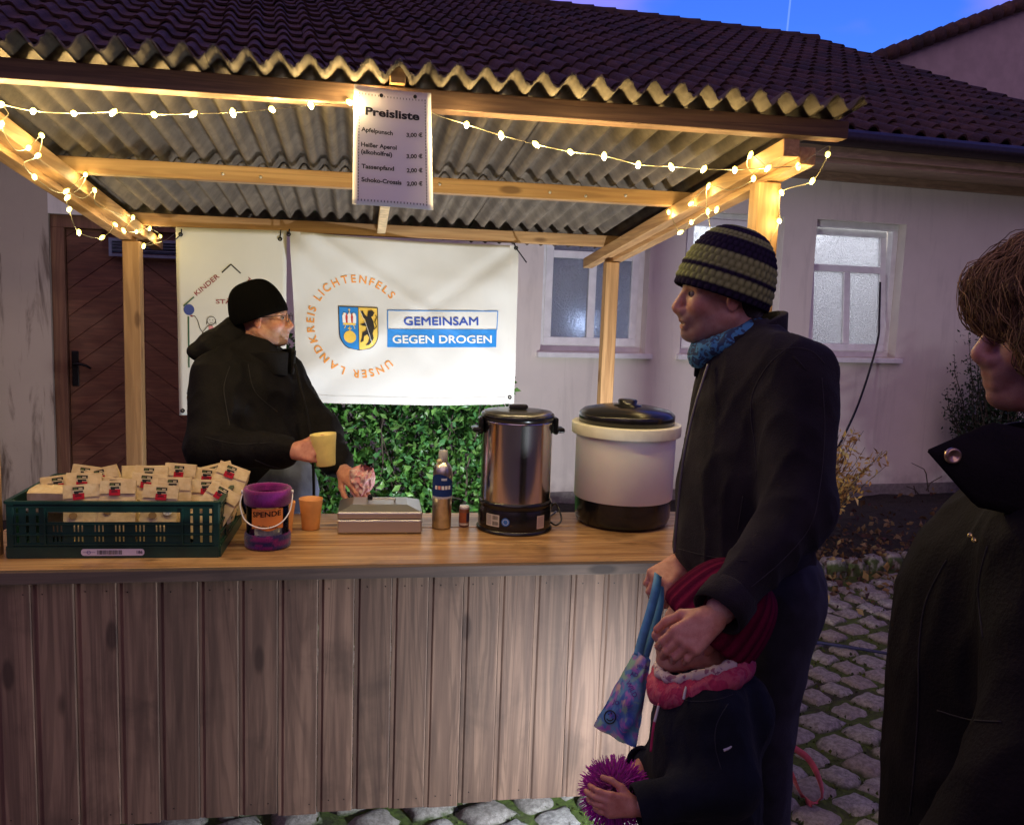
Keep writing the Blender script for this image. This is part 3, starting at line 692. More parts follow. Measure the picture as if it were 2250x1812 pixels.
def pz(px, py):      # position in the crop used to read the sheet -> u,v
    X, Y = 740+px/5.2615, 150+py/5.2615; best = (0.5, 0.5)
    u, v = .5, .5
    for _ in range(12):
        a = proj(paperf(u, v)); e = np.array([X-a[0], Y-a[1]]); h = 1e-3
        au = proj(paperf(u+h, v)); av = proj(paperf(u, v+h)); J = np.array([[(au[0]-a[0])/h, (av[0]-a[0])/h], [(au[1]-a[1])/h, (av[1]-a[1])/h]]); d = np.linalg.solve(J, e); u += d[0]; v += d[1]
    return u, v
def ptext(s, px0, py0, px1, py1, hpx, bold):
    u0, v0 = pz(px0, py0); u1, v1 = pz(px1, py1); hh = hpx/1390.
    V, Fc = text_mesh(s, bold); W = V[:, 0].max()-V[:, 0].min(); sx = (u1-u0)/W
    tx.add([pf(u0+(x-V[:, 0].min())*sx, v0+(v1-v0)*(x-V[:, 0].min())/W-y*hh/.72) for x, y in V], Fc)
ptext('Preisliste', 330, 537, 955, 603, 92, .036)
for s, a, b in [('Apfelpunsch', (283, 728), (648, 778)), ('Heißer Aperol', (281, 903), (692, 945)), ('(alkoholfrei)', (281, 985), (640, 1025)), ('Tassenpfand', (285, 1155), (662, 1187)), ('Schoko-Crossis', (285, 1308), (748, 1348))]: ptext(s, *a, *b, 50, .030)
for s, a, b in [('3,00 €', (805, 797), (990, 797)), ('3,00 €', (806, 1042), (990, 1042)), ('2,00 €', (808, 1205), (990, 1205)), ('2,00 €', (810, 1358), (990, 1358))]: ptext(s, *a, *b, 48, .026)
def dash(u, v, du, dv): tx.add([pf(u-du, v-dv), pf(u+du, v-dv), pf(u+du, v+dv), pf(u-du, v+dv)], ((3, 2, 1, 0),))
uL, vT = pz(262, 290); uR, _ = pz(1020, 375); _, vB = pz(640, 1548)
for k in range(22): dash(uL+(uR-uL)*k/21, vT, .0035, .0075); dash(uL+(uR-uL)*k/21, vB, .0045, .0085)
for k in range(37): q = vT+(vB-vT)*k/36; dash(uL, q, .0045, .0075); dash(uR, q, .0045, .0075)
tx.build('print', M_INK, price)
for px, py in ((515, 318), (905, 332)):
    u, v = pz(px, py); s_ = MB(); s_.lathe([(.0055, 0), (.005, .003), (.002, .0045)], 12, paperf(u, v, .001), np.array([[1., 0, 0], [0, 0, -1.], [0, 1., 0]])); s_.build('pin', M_IRON, price, smooth=True)
# ------------------------------------------------------------------ banners
def cloth(name, col, rough=.8, tr=.2):
    n = NT(name); v = n.coord('Object', (1,1,1), rnd=False); n.set(n.mix(n.ramp(n.noise(v, 3, 4), .3, .7), tuple(q*.94 for q in col), col), rough); n.bump(n.math('ADD', n.noise(v, 700, 2), n.math('MULTIPLY', n.noise(v, 9, 4), 3.)), .25, .004)
    t = n.n('BsdfTranslucent', i_0=(*col, 1)); m = n.n('MixShader', i_0=tr, i_1=n.b.outputs[0], i_2=t.outputs[0]); n.L.new(m.outputs[0], n.N['Material Output'].inputs[0]); return n.m
M_BAN = cloth('white_banner_cloth', (.72, .73, .73), .7, .12); M_VINYL = cloth('white_vinyl', (.70, .71, .69), .45, .08)
BY = 2.015
def quadf(TL, TR, BR, BL):
    def f(u, v): return (TL*(1-u)+TR*u)*(1-v)+(BL*(1-u)+BR*u)*v
    return f
b1 = [PY(x, y, BY) for x, y in ((386, 499), (630, 507), (628, 905), (394, 912))]
b2 = [PY(x, y, BY-.004) for x, y in ((637, 508), (1139, 540), (1130, 887), (655, 882))]
q1, q2 = quadf(*b1), quadf(*b2)
def ban1(u, v, off=0.):
    p = q1(u, v).copy(); p[1] += -.006*math.sin(math.pi*v)*math.sin(math.pi*u)+.004*mnoise.noise((u*2, v*3, 2))-off; return p
def ban2(u, v, off=0.):
    p = q2(u, v).copy()
    s = .020*math.exp(-((u-.02)/.10)**2)*math.sin(9*v+1.)            # bunched left hem
    s += .016*math.sin(7*u+5.*v)*math.exp(-(v/.45)**2)+.010*math.sin(11*u-7*v+1)*v
    s += .030*math.exp(-((v-.9*(1-u)*.9-.05)/.10)**2)*(1-u)*.5
    s += .010*mnoise.noise((u*5, v*5, 3))
    s += -.018*math.exp(-((u-v*.75-.02)/.055)**2)*math.exp(-v*2.2)-.016*math.exp(-((1-u-v*.95)/.06)**2)*math.exp(-v*2.)+.012*math.exp(-((u-v*1.15-.1)/.05)**2)*math.exp(-v*1.6)
    s += .012*math.exp(-((u-.78-.12*v)/.05)**2)*v*1.5-.010*math.exp(-((u-.92-.05*v)/.03)**2)*v
    p[1] += -s-off; p[2] += -.012*math.sin(math.pi*u)*v*v-.010*math.sin(math.pi*u)*(1-v)**3; return p
kin = T('kindergarten_banner', q1(.5, .5), 'white vinyl banner with house outline and child holding balloon', 'banner')
m = MB(); m.grid(ban1, 24, 34); m.build('cloth', M_VINYL, kin, smooth=True, solid=.0015)
C = {k: simple('print_'+k, c, .6, var=.03) for k, c in dict(green=(.03, .10, .06), maroon=(.24, .03, .05), blue=(.035, .06, .26), black=(.015, .015, .02), pink=(.6, .25, .28), orange=(.75, .30, .06), sky=(.01, .21, .62), navy=(.015, .06, .36), gold=(.85, .58, .10), white=(.8, .8, .8), red=(.5, .03, .03)).items()}
def solve(fn, X, Y, u=.5, v=.5):
    for _ in range(15):
        a = proj(fn(u, v)); e = np.array([X-a[0], Y-a[1]]); h = 1e-3
        au = proj(fn(u+h, v)); av = proj(fn(u, v+h)); J = np.array([[(au[0]-a[0])/h, (av[0]-a[0])/h], [(au[1]-a[1])/h, (av[1]-a[1])/h]]); d = np.linalg.solve(J, e); u += float(np.clip(d[0], -.3, .3)); v += float(np.clip(d[1], -.3, .3))
    return u, v
S7 = 3.9441
def k7(px, py): return solve(q1, 380+px/S7, 480+py/S7)
W1 = np.linalg.norm(b1[1]-b1[0]); H1 = np.linalg.norm(b1[3]-b1[0])
def f1(x, y): return ban1(x/W1, -y/H1, .0026)                          # metres on the banner, y up
def m7(px, py): u, v = k7(px, py); return np.array([u*W1, -v*H1])
def stroke(mb, pts, w, fn, nsub=4):
    for a, b in zip(pts[:-1], pts[1:]):
        a, b = np.array(a), np.array(b); d = nrm(b-a); q = np.array([-d[1], d[0]])*w/2
        for k in range(nsub):
            s, e = a+(b-a)*k/nsub, a+(b-a)*(k+1)/nsub; mb.add([fn(*(s-q)), fn(*(e-q)), fn(*(e+q)), fn(*(s+q))], ((0, 1, 2, 3),))
def disc(mb, c, rx, ry, fn, n=20, rot=0.):
    V = [fn(*c)]+[fn(c[0]+rx*math.cos(a+rot), c[1]+ry*math.sin(a+rot)) for a in np.linspace(0, 2*math.pi, n, endpoint=False)]; mb.add(V, [(0, 1+k, 1+(k+1) % n) for k in range(n)])
def poly(mb, pts, fn):
    V = [fn(*p) for p in pts]; mb.add(V, (tuple(range(len(V))),))
m = MB()
stroke(m, [m7(92, 758), m7(185, 680)], .0065, f1); stroke(m, [m7(135, 848), m7(140, 1290)], .0075, f1); m.build('print_roof_line', C['green'], kin)
m = MB(); stroke(m, [m7(425, 470), m7(503, 398), m7(588, 476)], .0065, f1); xe = m7(590, 476)
stroke(m, [m7(815, 690), m7(905, 780)], .0045, f1); stroke(m, [m7(865, 830), m7(862, 1290)], .005, f1)
pts = [m7(*p) for p in ((165, 848), (190, 845), (215, 880), (235, 950), (258, 985), (262, 1020), (257, 1070))]; stroke(m, pts, .0034, f1, 1)
stroke(m, [m7(258, 985), m7(305, 930), m7(335, 920), m7(375, 985)], .003, f1, 1)
for a in np.linspace(0, 6.28, 17)[:-1]:
    c0 = m7(335, 885); stroke(m, [c0+.0205*np.array([math.cos(a), math.sin(a)]), c0+.0205*np.array([math.cos(a+.4), math.sin(a+.4)])], .003, f1, 1)
c0 = m7(335, 885)
for s in (-1, 1): stroke(m, [c0+np.array([s*.020, .008]), c0+np.array([s*.023, -.018])], .003, f1, 1); disc(m, c0+np.array([s*.007, .003]), .002, .0026, f1, 8)
stroke(m, [c0+np.array([-.007, -.009]), c0+np.array([0, -.012]), c0+np.array([.007, -.009])], .002, f1, 1)
m.build('print_lines', C['black'], kin)
m = MB(); disc(m, m7(140, 790), .0258, .0272, f1, 24); m.build('print_balloon', C['blue'], kin)
m = MB(); poly(m, [m7(315, 975), m7(360, 975), m7(395, 1062), m7(278, 1062)], f1); c1 = m7(163, 845); disc(m, c1, .0065, .004, f1, 8)
a = m7(205, 665); b = m7(405, 500); d = b-a; put_text(m, 'KINDER', f1, a[0]+.002, a[1]-.004, .024, .012, width=np.linalg.norm(d), rot=math.atan2(d[1], d[0]))
a = m7(628, 535); put_text(m, 'TAGES', f1, a[0], a[1], .024, .012, width=.12, rot=-math.radians(42))
a = m7(375, 738); put_text(m, 'STÄTTE', f1, a[0], a[1], .022, .012, width=.15)
m.build('print_lettering', C['maroon'], kin)
m = MB(); poly(m, [m7(312, 930), m7(350, 930), m7(358, 972), m7(312, 972)], f1); m.build('print_blouse', C['pink'], kin)
def grommet(parent, p):
    g = MB(); g.lathe([(.011, 0), (.011, .003), (.005, .004), (.005, .0)], 14, p, np.array([[1., 0, 0], [0, 0, -1.], [0, 1., 0]]), caps=False); g.build('grommet', M_IRON, parent, smooth=True)
for px, py in ((68, 140), (928, 178), (85, 1664)):
    u, v = k7(px, py); grommet(kin, ban1(u, v, .002))
# county banner
cty = T('county_banner', q2(.5, .5), 'wide white cloth banner with circular orange lettering, shield and blue box', 'banner')
m = MB(); m.grid(ban2, 64, 48); m.build('cloth', M_BAN, cty, smooth=True, solid=.0012)
W2 = np.linalg.norm(b2[1]-b2[0]); H2 = np.linalg.norm(b2[3]-b2[0])
def f2(x, y, off=.0032): return ban2(x/W2, -y/H2, off)
def m4(px, py): u, v = solve(q2, 600+px/2.8747, 480+py/2.8747); return np.array([u*W2, -v*H2])
hem = MB(); hem.grid(lambda u, v: ban2(u*.045, v, .0025), 3, 40); hem.grid(lambda u, v: ban2(.962+u*.038, v, .0025), 2, 30); hem.grid(lambda u, v: ban2(.04+u*.92, .955+v*.045, .0025), 40, 2); hem.build('hem', M_BAN, cty, smooth=True)
cc = m4(538, 678); R_ = (np.linalg.norm(m4(255, 640)-cc)+np.linalg.norm(m4(538, 385)-cc))/2-.008
mo = MB()
def circ(txt, p0, p1):
    c0 = math.atan2(*(m4(*p0)-cc)[::-1]); c1 = math.atan2(*(m4(*p1)-cc)[::-1])
    if c1 > c0: c1 -= 2*math.pi
    ws = []
    for ch in txt: V = text_mesh(ch, .018)[0]; ws.append((V[:, 0].max()-V[:, 0].min() if len(V) else .25)+.17)
    tot = sum(ws); x = 0
    for ch, w_ in zip(txt, ws):
        a = c0+(c1-c0)*(x+w_/2)/tot; x += w_
        if ch == ' ': continue
        mo = MB(); put_text(mo, ch, f2, cc[0]+R_*math.cos(a)-.0*math.sin(a), cc[1]+R_*math.sin(a), .040, .018, 'C', rot=a-math.pi/2); mo.build('letter', C['orange'], cty)
circ('UNSER LANDKREIS LICHTENFELS', (755, 895), (775, 490))
def patch(mb, a, b, c, d, fn, nu=14, nv=5): mb.grid(lambda u, v: fn(*((a*(1-u)+b*u)*(1-v)+(d*(1-u)+c*u)*v)), nu, nv)
A, B, Cc, D = m4(722, 692), m4(1412, 698), m4(1408, 810), m4(722, 806)
m = MB(); patch(m, A, B, Cc, D, f2); stroke(m, [m4(724, 695), m4(724, 575), m4(1418, 584), m4(1412, 700)], .0045, lambda x, y: f2(x, y, .0036), 10); m.build('print_box', C['sky'], cty)
m = MB(); a, b = m4(828, 668), m4(1293, 670); put_text(m, 'GEMEINSAM', f2, a[0], a[1], .043, 0., width=np.linalg.norm(b-a), rot=math.atan2(*(b-a)[::-1]), thick=.035); m.build('print_upper_line', C['navy'], cty)
m = MB(); a, b = m4(757, 780), m4(1378, 782); put_text(m, 'GEGEN DROGEN', lambda x, y: f2(x, y, .0048), a[0], a[1], .041, 0., width=np.linalg.norm(b-a), rot=math.atan2(*(b-a)[::-1]), thick=.035); m.build('print_lower_line', C['white'], cty)
# shield
def sh(off): return lambda x, y: f2(x, y, off)
L0, R0, cx0 = m4(411, 549), m4(662, 558), m4(536, 555); wS = (R0-L0)[0]; hS = (m4(536, 828)-cx0)[1]
def su(u, v): return L0+np.array([wS*u, hS*v])+(R0-L0)*np.array([0, u])          # u 0..1, v 0..1 down
def outl(g=0.): return [su(g, g*.9), su(1-g, g*.9)]+[su(.5+(.5-g)*math.cos(a)**.75 if a < math.pi/2 else .5-(.5-g)*abs(math.cos(a))**.75, .60+(.40-g*.9)*math.sin(a)**1.0) for a in np.linspace(0, math.pi, 21)]
def shf(g, u0, u1, off):
    def fn(u, v):
        vv = g*.9+(1-g*1.9)*v; h = .5-g if vv < .6 else (.5-g)*max(0., 1-((vv-.6)/(.4-g*.9))**2)**.375
        x = min(max(u0+(u1-u0)*u, .5-h), .5+h); return f2(*su(x, vv), off)
    return fn
m = MB(); m.grid(shf(0, 0, 1, .0036), 14, 24); shield = m.build('print_shield', C['black'], cty)
m = MB(); m.grid(shf(.022, .022, .492, .0046), 8, 24); m.build('shield_field', C['sky'], cty)
m = MB(); m.grid(shf(.022, .508, .978, .0046), 8, 24); m.build('shield_field', C['gold'], cty)
sp = lambda px, py: su((px-411)/251., (py-551)/275.)
m = MB(); disc(m, sp(480, 742), wS*.155, wS*.155, sh(.0066), 22); poly(m, [sp(443, 655), sp(515, 655), sp(520, 668), sp(438, 668)], sh(.0066))
stroke(m, [sp(480, 708), sp(480, 676)], .004, sh(.0066), 1); stroke(m, [sp(468, 690), sp(492, 690)], .004, sh(.0066), 1)
for x in (443, 461, 480, 499, 517): disc(m, sp(x, 592 if x == 480 else 600), .003, .003, sh(.0074), 8)
stroke(m, [sp(480, 590), sp(480, 565)], .003, sh(.0074), 1); stroke(m, [sp(473, 573), sp(487, 573)], .003, sh(.0074), 1)
stroke(m, [sp(455, 668), sp(447, 690)], .003, sh(.0066), 1); stroke(m, [sp(505, 668), sp(513, 690)], .003, sh(.0066), 1); m.build('shield_gold', C['gold'], cty)
m = MB()
for x in (450, 480, 508): poly(m, [sp(x-13, 655), sp(x-15, 612), sp(x-5, 592), sp(x+5, 592), sp(x+15, 612), sp(x+13, 655)], sh(.0074))
m.build('shield_crown', C['white'], cty)
m = MB()
for x in (462, 496): poly(m, [sp(x-5, 655), sp(x-7, 615), sp(x, 592), sp(x+7, 615), sp(x+5, 655)], sh(.0080))
m.build('shield_crown_lining', C['red'], cty)
lion = [(600, 575), (625, 570), (640, 585), (630, 605), (618, 612), (632, 640), (636, 680), (625, 715), (632, 745), (612, 775), (600, 790), (578, 792), (596, 770), (604, 745), (590, 722), (570, 735), (566, 765), (545, 775), (556, 745), (560, 712), (585, 695), (588, 672), (566, 670), (545, 662), (570, 652), (585, 648), (580, 630), (560, 610), (552, 580), (566, 575), (578, 600), (592, 612)]
m = MB(); me_ = [sp(*p) for p in lion]
from mathutils.geometry import tessellate_polygon
tri = tessellate_polygon([[Vector((p[0], p[1], 0)) for p in me_]]); m.add([f2(*p, .0074) for p in me_], tri)
stroke(m, [sp(634, 690), sp(652, 672), sp(640, 645), sp(654, 612), sp(646, 600)], .004, sh(.0074), 2); m.build('shield_lion', C['black'], cty)
m = MB(); stroke(m, [sp(545, 568), sp(585, 660), sp(622, 785)], .0022, sh(.0086), 4); m.build('shield_staff', C['white'], cty)
for px, py in ((100, 102), (1535, 187), (1497, 1130)):
    u, v = solve(q2, 600+px/2.8747, 480+py/2.8747); grommet(cty, ban2(u, v, .003))
# ties
for i, (p, q, w_) in enumerate([((398, 515), (399, 503), kin), ((398, 515), (385, 527), kin), ((615, 525), (617, 505), kin), ((634, 516), (636, 503), cty), ((1134, 545), (1157, 577), cty), ((1134, 545), (1130, 535), cty)]):
    t = MB(); t.tube([PY(*p, BY-.022), PY(*q, BY-.026)], .0035, 6); t.build('cable_tie', M_IRON, w_)
# ------------------------------------------------------------------ string lights
M_WIRE = simple('clear_wire', (.30, .26, .16), .35, var=.05); M_BULB = emit('warm_led', (1., .80, .11), 6.5)
strl = T('string_lights', (1.1, 0, 2.2), 'warm white fairy lights strung along the front beam and rafters', 'string lights')
Z1 = lambda x, y: (x/1.9164, y/1.9164)
Z2 = lambda x, y: (1125+x/1.9164, y/1.9164)
front = [PY(*Z1(*p), yy_) for p, yy_ in zip( ((5, 440), (140, 468), (310, 478), (478, 473), (648, 483), (815, 480), (980, 474), (1145, 461), (1308, 443), (1470, 430)), (.10, .10, .11, .11, .08, .05, .02, .0, -.012, -.012))]
front += [PY(*Z1(*p), -.006) for p in ((1600, 400), (1740, 420), (1825, 478))]
front += [PY(*Z1(*p), -.004) for p in ((1965, 525), (2110, 570))]+[PY(*Z2(*p), -.004) for p in ((100, 608), (245, 640), (388, 657), (532, 693), (670, 702), (808, 712), (938, 715), (1078, 708), (1205, 700))]
right1 = [PY(*Z2(*p), yy) for p, yy in (((1205, 700), -.03), ((1290, 640), -.02), ((1335, 615), .0), ((1330, 650), .02), ((1265, 762), .1), ((1135, 810), .19), ((1125, 930), .19), ((1085, 1020), .19))]
right2 = [PX(*Z2(*p), 2.30) for p in ((1078, 708), (1005, 652), (990, 700), (1017, 752), (920, 800), (828, 783), (820, 850), (825, 890), (835, 965))]
right3 = [PX(*Z2(*p), 2.30) for p in ((828, 783), (755, 857), (862, 882), (825, 890), (755, 935), (710, 978), (660, 893))]
left1 = [PX(*Z1(*p), .03) for p in ((5, 440), (35, 480), (5, 525), (60, 628), (120, 622), (175, 570), (160, 655), (100, 690), (145, 745), (220, 800), (280, 805), (360, 735), (340, 790), (285, 832), (292, 882), (332, 978), (430, 1000), (485, 945))]
left2 = [PX(*Z1(*p), .03) for p in ((280, 805), (350, 835), (398, 800), (405, 860), (500, 900), (560, 915), (520, 970), (575, 975), (630, 962), (675, 995), (605, 1035), (690, 1015), (735, 985))]
def smooth_path(P, n=6):
    out = []; P = [np.asarray(p) for p in P]
    for i in range(len(P)-1):
        p0, p1, p2, p3 = P[max(i-1, 0)], P[i], P[i+1], P[min(i+2, len(P)-1)]
        for k in range(n):
            t = k/n; out.append(.5*((2*p1)+(-p0+p2)*t+(2*p0-5*p1+4*p2-p3)*t*t+(-p0+3*p1-3*p2+p3)*t**3))
    return out+[P[-1]]
for P in (front, right1, right2, right3, left1, left2):
    w_ = MB(); w_.tube(smooth_path(P), .0014, 5); w_.build('wire', M_WIRE, strl, smooth=True)
bulbs = [p for i, p in enumerate(front) if i not in (11, 12)]+[right1[k] for k in (3, 4, 5, 6)]+[right2[k] for k in (1, 3, 5, 7)]+[right3[k] for k in (1, 2, 4, 5, 6)]
bulbs += [left1[k] for k in (2, 4, 5, 6, 8, 10, 11, 13, 14, 15, 16, 17)]+[left2[k] for k in (2, 5, 6, 7, 8, 9, 10)]
bme = MB(); bme.lathe([(.0015, -.013), (.006, -.009), (.008, -.001), (.0075, .005), (.004, .010), (.0006, .013)], 8); bmesh_ = bme.mesh('bulb', smooth=True); bmesh_.materials.append(M_BULB)
for i, p in enumerate(bulbs):
    o = bpy.data.objects.new('bulb', bmesh_); COL.objects.link(o); o.parent = strl; o.location = tuple(p-root_loc(strl)); o.rotation_euler = (random.uniform(-1, 1), random.uniform(-1, 1), 0)
    lp = bpy.data.lights.new('bulb_light', 'POINT'); lp.energy = 2.7 if i < 18 else 1.0 if i < 21 else .4; lp.color = (1., .76, .32); lp.shadow_soft_size = .012
    lo = bpy.data.objects.new('bulb_light', lp); COL.objects.link(lo); lo.parent = o; lo.location = (0, 0, -.020)
# ================================================================== THINGS ON THE COUNTER
Z0 = HC
M_CRATE = simple('green_plastic', (.006, .045, .03), .42, var=.2, scale=8, bump=.1)
M_KRAFT = NT('kraft_paper'); n = M_KRAFT; v = n.coord(); n.set(n.mix(n.ramp(n.noise(v, 40, 4), .3, .7), (.58, .44, .24), (.70, .57, .35)), .8); n.bump(n.noise(v, 22, 4), .5, .006); M_KRAFT = n.m
M_PRINT = attr_mat('printed_sticker', .45, .05, 200, 0, .1)
def panel(W, H, holes, th, place, cutx, cutz):
    """sheet W x H with rectangular holes; place(u, w, depth)->3D"""
    xs = sorted(set([0, W]+cutx+[q for h in holes for q in h[:2]])); zs = sorted(set([0, H]+cutz+[q for h in holes for q in h[2:]]))
    solid = {}
    for i in range(len(xs)-1):
        for j in range(len(zs)-1):
            mx, mz = (xs[i]+xs[i+1])/2, (zs[j]+zs[j+1])/2; solid[i, j] = not any(h[0] < mx < h[1] and h[2] < mz < h[3] for h in holes)
    mb = MB()
    def q(a, b, c, d): mb.add([a, b, c, d], ((0, 1, 2, 3),))
    for (i, j), s in solid.items():
        if not s: continue
        x0, x1, z0, z1 = xs[i], xs[i+1], zs[j], zs[j+1]; P = place
        q(P(x0, z0, 0), P(x1, z0, 0), P(x1, z1, 0), P(x0, z1, 0)); q(P(x1, z0, th), P(x0, z0, th), P(x0, z1, th), P(x1, z1, th))
        if not solid.get((i-1, j)): q(P(x0, z0, th), P(x0, z0, 0), P(x0, z1, 0), P(x0, z1, th))
        if not solid.get((i+1, j)): q(P(x1, z0, 0), P(x1, z0, th), P(x1, z1, th), P(x1, z1, 0))
        if not solid.get((i, j-1)): q(P(x0, z0, th), P(x1, z0, th), P(x1, z0, 0), P(x0, z0, 0))
        if not solid.get((i, j+1)): q(P(x0, z1, 0), P(x1, z1, 0), P(x1, z1, th), P(x0, z1, th))
    return mb
CW, CDp, CH = .60, .40, .172; co = np.array([.030, .118, Z0+.001]); cR = rz(-.03)
crate = T('plastic_crate', co+cR@np.array([CW/2, CDp/2, 0]), 'dark green plastic crate packed with paper bags on the counter', 'crate')
def cp(a, b, z): return co+cR@np.array([a, b, z])
def holes_for(W):
    h = []
    for x0, x1 in ((.012, .095), (W-.095, W-.012)):
        for k in range(3):
            a = x0+(x1-x0)*k/3+.006
            for z0, z1 in ((.135, .150), (.105, .128), (.075, .098), (.045, .068)): h.append((a+.006, a+.014, z0, z1))
    h.append((.112, W-.112, .108, .138))
    n_ = int((W-.24)/.055)
    for g in range(n_):
        for k in range(3):
            a = .125+g*(W-.25)/n_+k*.011; h.append((a, a+.005, .078, .100)); h.append((a, a+.005, .048, .064))
    return h
for nm, W, pf_ in (('front_panel', CW, lambda u, w, d: cp(u, d, w)), ('back_panel', CW, lambda u, w, d: cp(CW-u, CDp-d, w)), ('side_panel', CDp, lambda u, w, d: cp(CW-d, u, w)), ('side_panel', CDp, lambda u, w, d: cp(d, CDp-u, w))):
    pn = panel(W, CH, holes_for(W), .004, pf_, [], [])
    for z in (.040, .070, .102, .1545): pn.box(pf_(W/2, z, -.0025), (W-.02, .005, .004) if nm[0] in 'fb' else (.005, W-.02, .004), cR)
    for u in (.105, W-.105): pn.box(pf_(u, CH/2+.01, -.0027), (.005, .005, CH-.06), cR)
    pn.box(pf_(W/2, CH-.004, -.001), (W+.004, .013, .008) if nm[0] in 'fb' else (.013, W+.004, .0082), cR)
    pn.box(pf_(W/2, .017, -.002), (W, .008, .034) if nm[0] in 'fb' else (.008, W-.001, .0338), cR)
    pn.build(nm, M_CRATE, crate)
for a, b in ((0, 0), (CW, 0), (0, CDp), (CW, CDp)):
    c_ = MB(); c_.box(cp(abs(a-.008), abs(b-.008), CH/2), (.022, .022, CH), cR); c_.build('corner_post', M_CRATE, crate, bevel=.004)
c_ = MB(); c_.box(cp(CW/2, CDp/2, .014), (CW-.012, CDp-.012, .006), cR); c_.build('floor', M_CRATE, crate)
lb = MB()
def lbf(x, z, off=.0095): return cp(x, -off, z)
def rrect(mb, x0, x1, z0, z1, fn, col, r=.009):
    pts = [(x1-r+r*math.sin(a), z1-r+r*math.cos(a)) for a in np.linspace(0, 1.57, 5)]+[(x1-r+r*math.cos(a), z0+r-r*math.sin(a)) for a in np.linspace(0, 1.57, 5)]+[(x0+r-r*math.sin(a), z0+r-r*math.cos(a)) for a in np.linspace(0, 1.57, 5)]+[(x0+r-r*math.cos(a), z1-r+r*math.sin(a)) for a in np.linspace(0, 1.57, 5)]
    mb.add([fn(*p) for p in pts], (tuple(range(len(pts)))[::-1],), col)
rrect(lb, .206, .386, .008, .029, lbf, (.72, .68, .76))
f9 = lambda x, z: lbf(x, z, .0100); r_ = random.Random(2)
x = .252
while x < .322:
    w_ = r_.choice((.0008, .0012, .002)); lb.add([f9(x, .012), f9(x+w_, .012), f9(x+w_, .025), f9(x, .025)], ((0, 1, 2, 3),), (.03, .03, .04)); x += w_+r_.choice((.0008, .0014))
put_text(lb, '186', f9, .364, .0145, .009, .03, col=(.05, .04, .09))
lb.tube([f9(.228+.005*math.cos(a), .0185+.005*math.sin(a)) for a in np.linspace(0, 6.28, 18)], .0006, 4, col=(.15, .12, .3)); lb.add([f9(.212, .018), f9(.246, .018), f9(.246, .0192), f9(.212, .0192)], ((0, 1, 2, 3),), (.15, .12, .3))
lb.build('label_strip', M_PRINT, crate)
lb = MB(); lb.add([cp(CW+.0075, .10, .075), cp(CW+.0075, .17, .065), cp(CW+.0075, .175, .14), cp(CW+.0075, .15, .15), cp(CW+.0075, .11, .14)], (tuple(range(5)),), (.75, .73, .6)); lb.build('torn_paper_label', M_PRINT, crate)
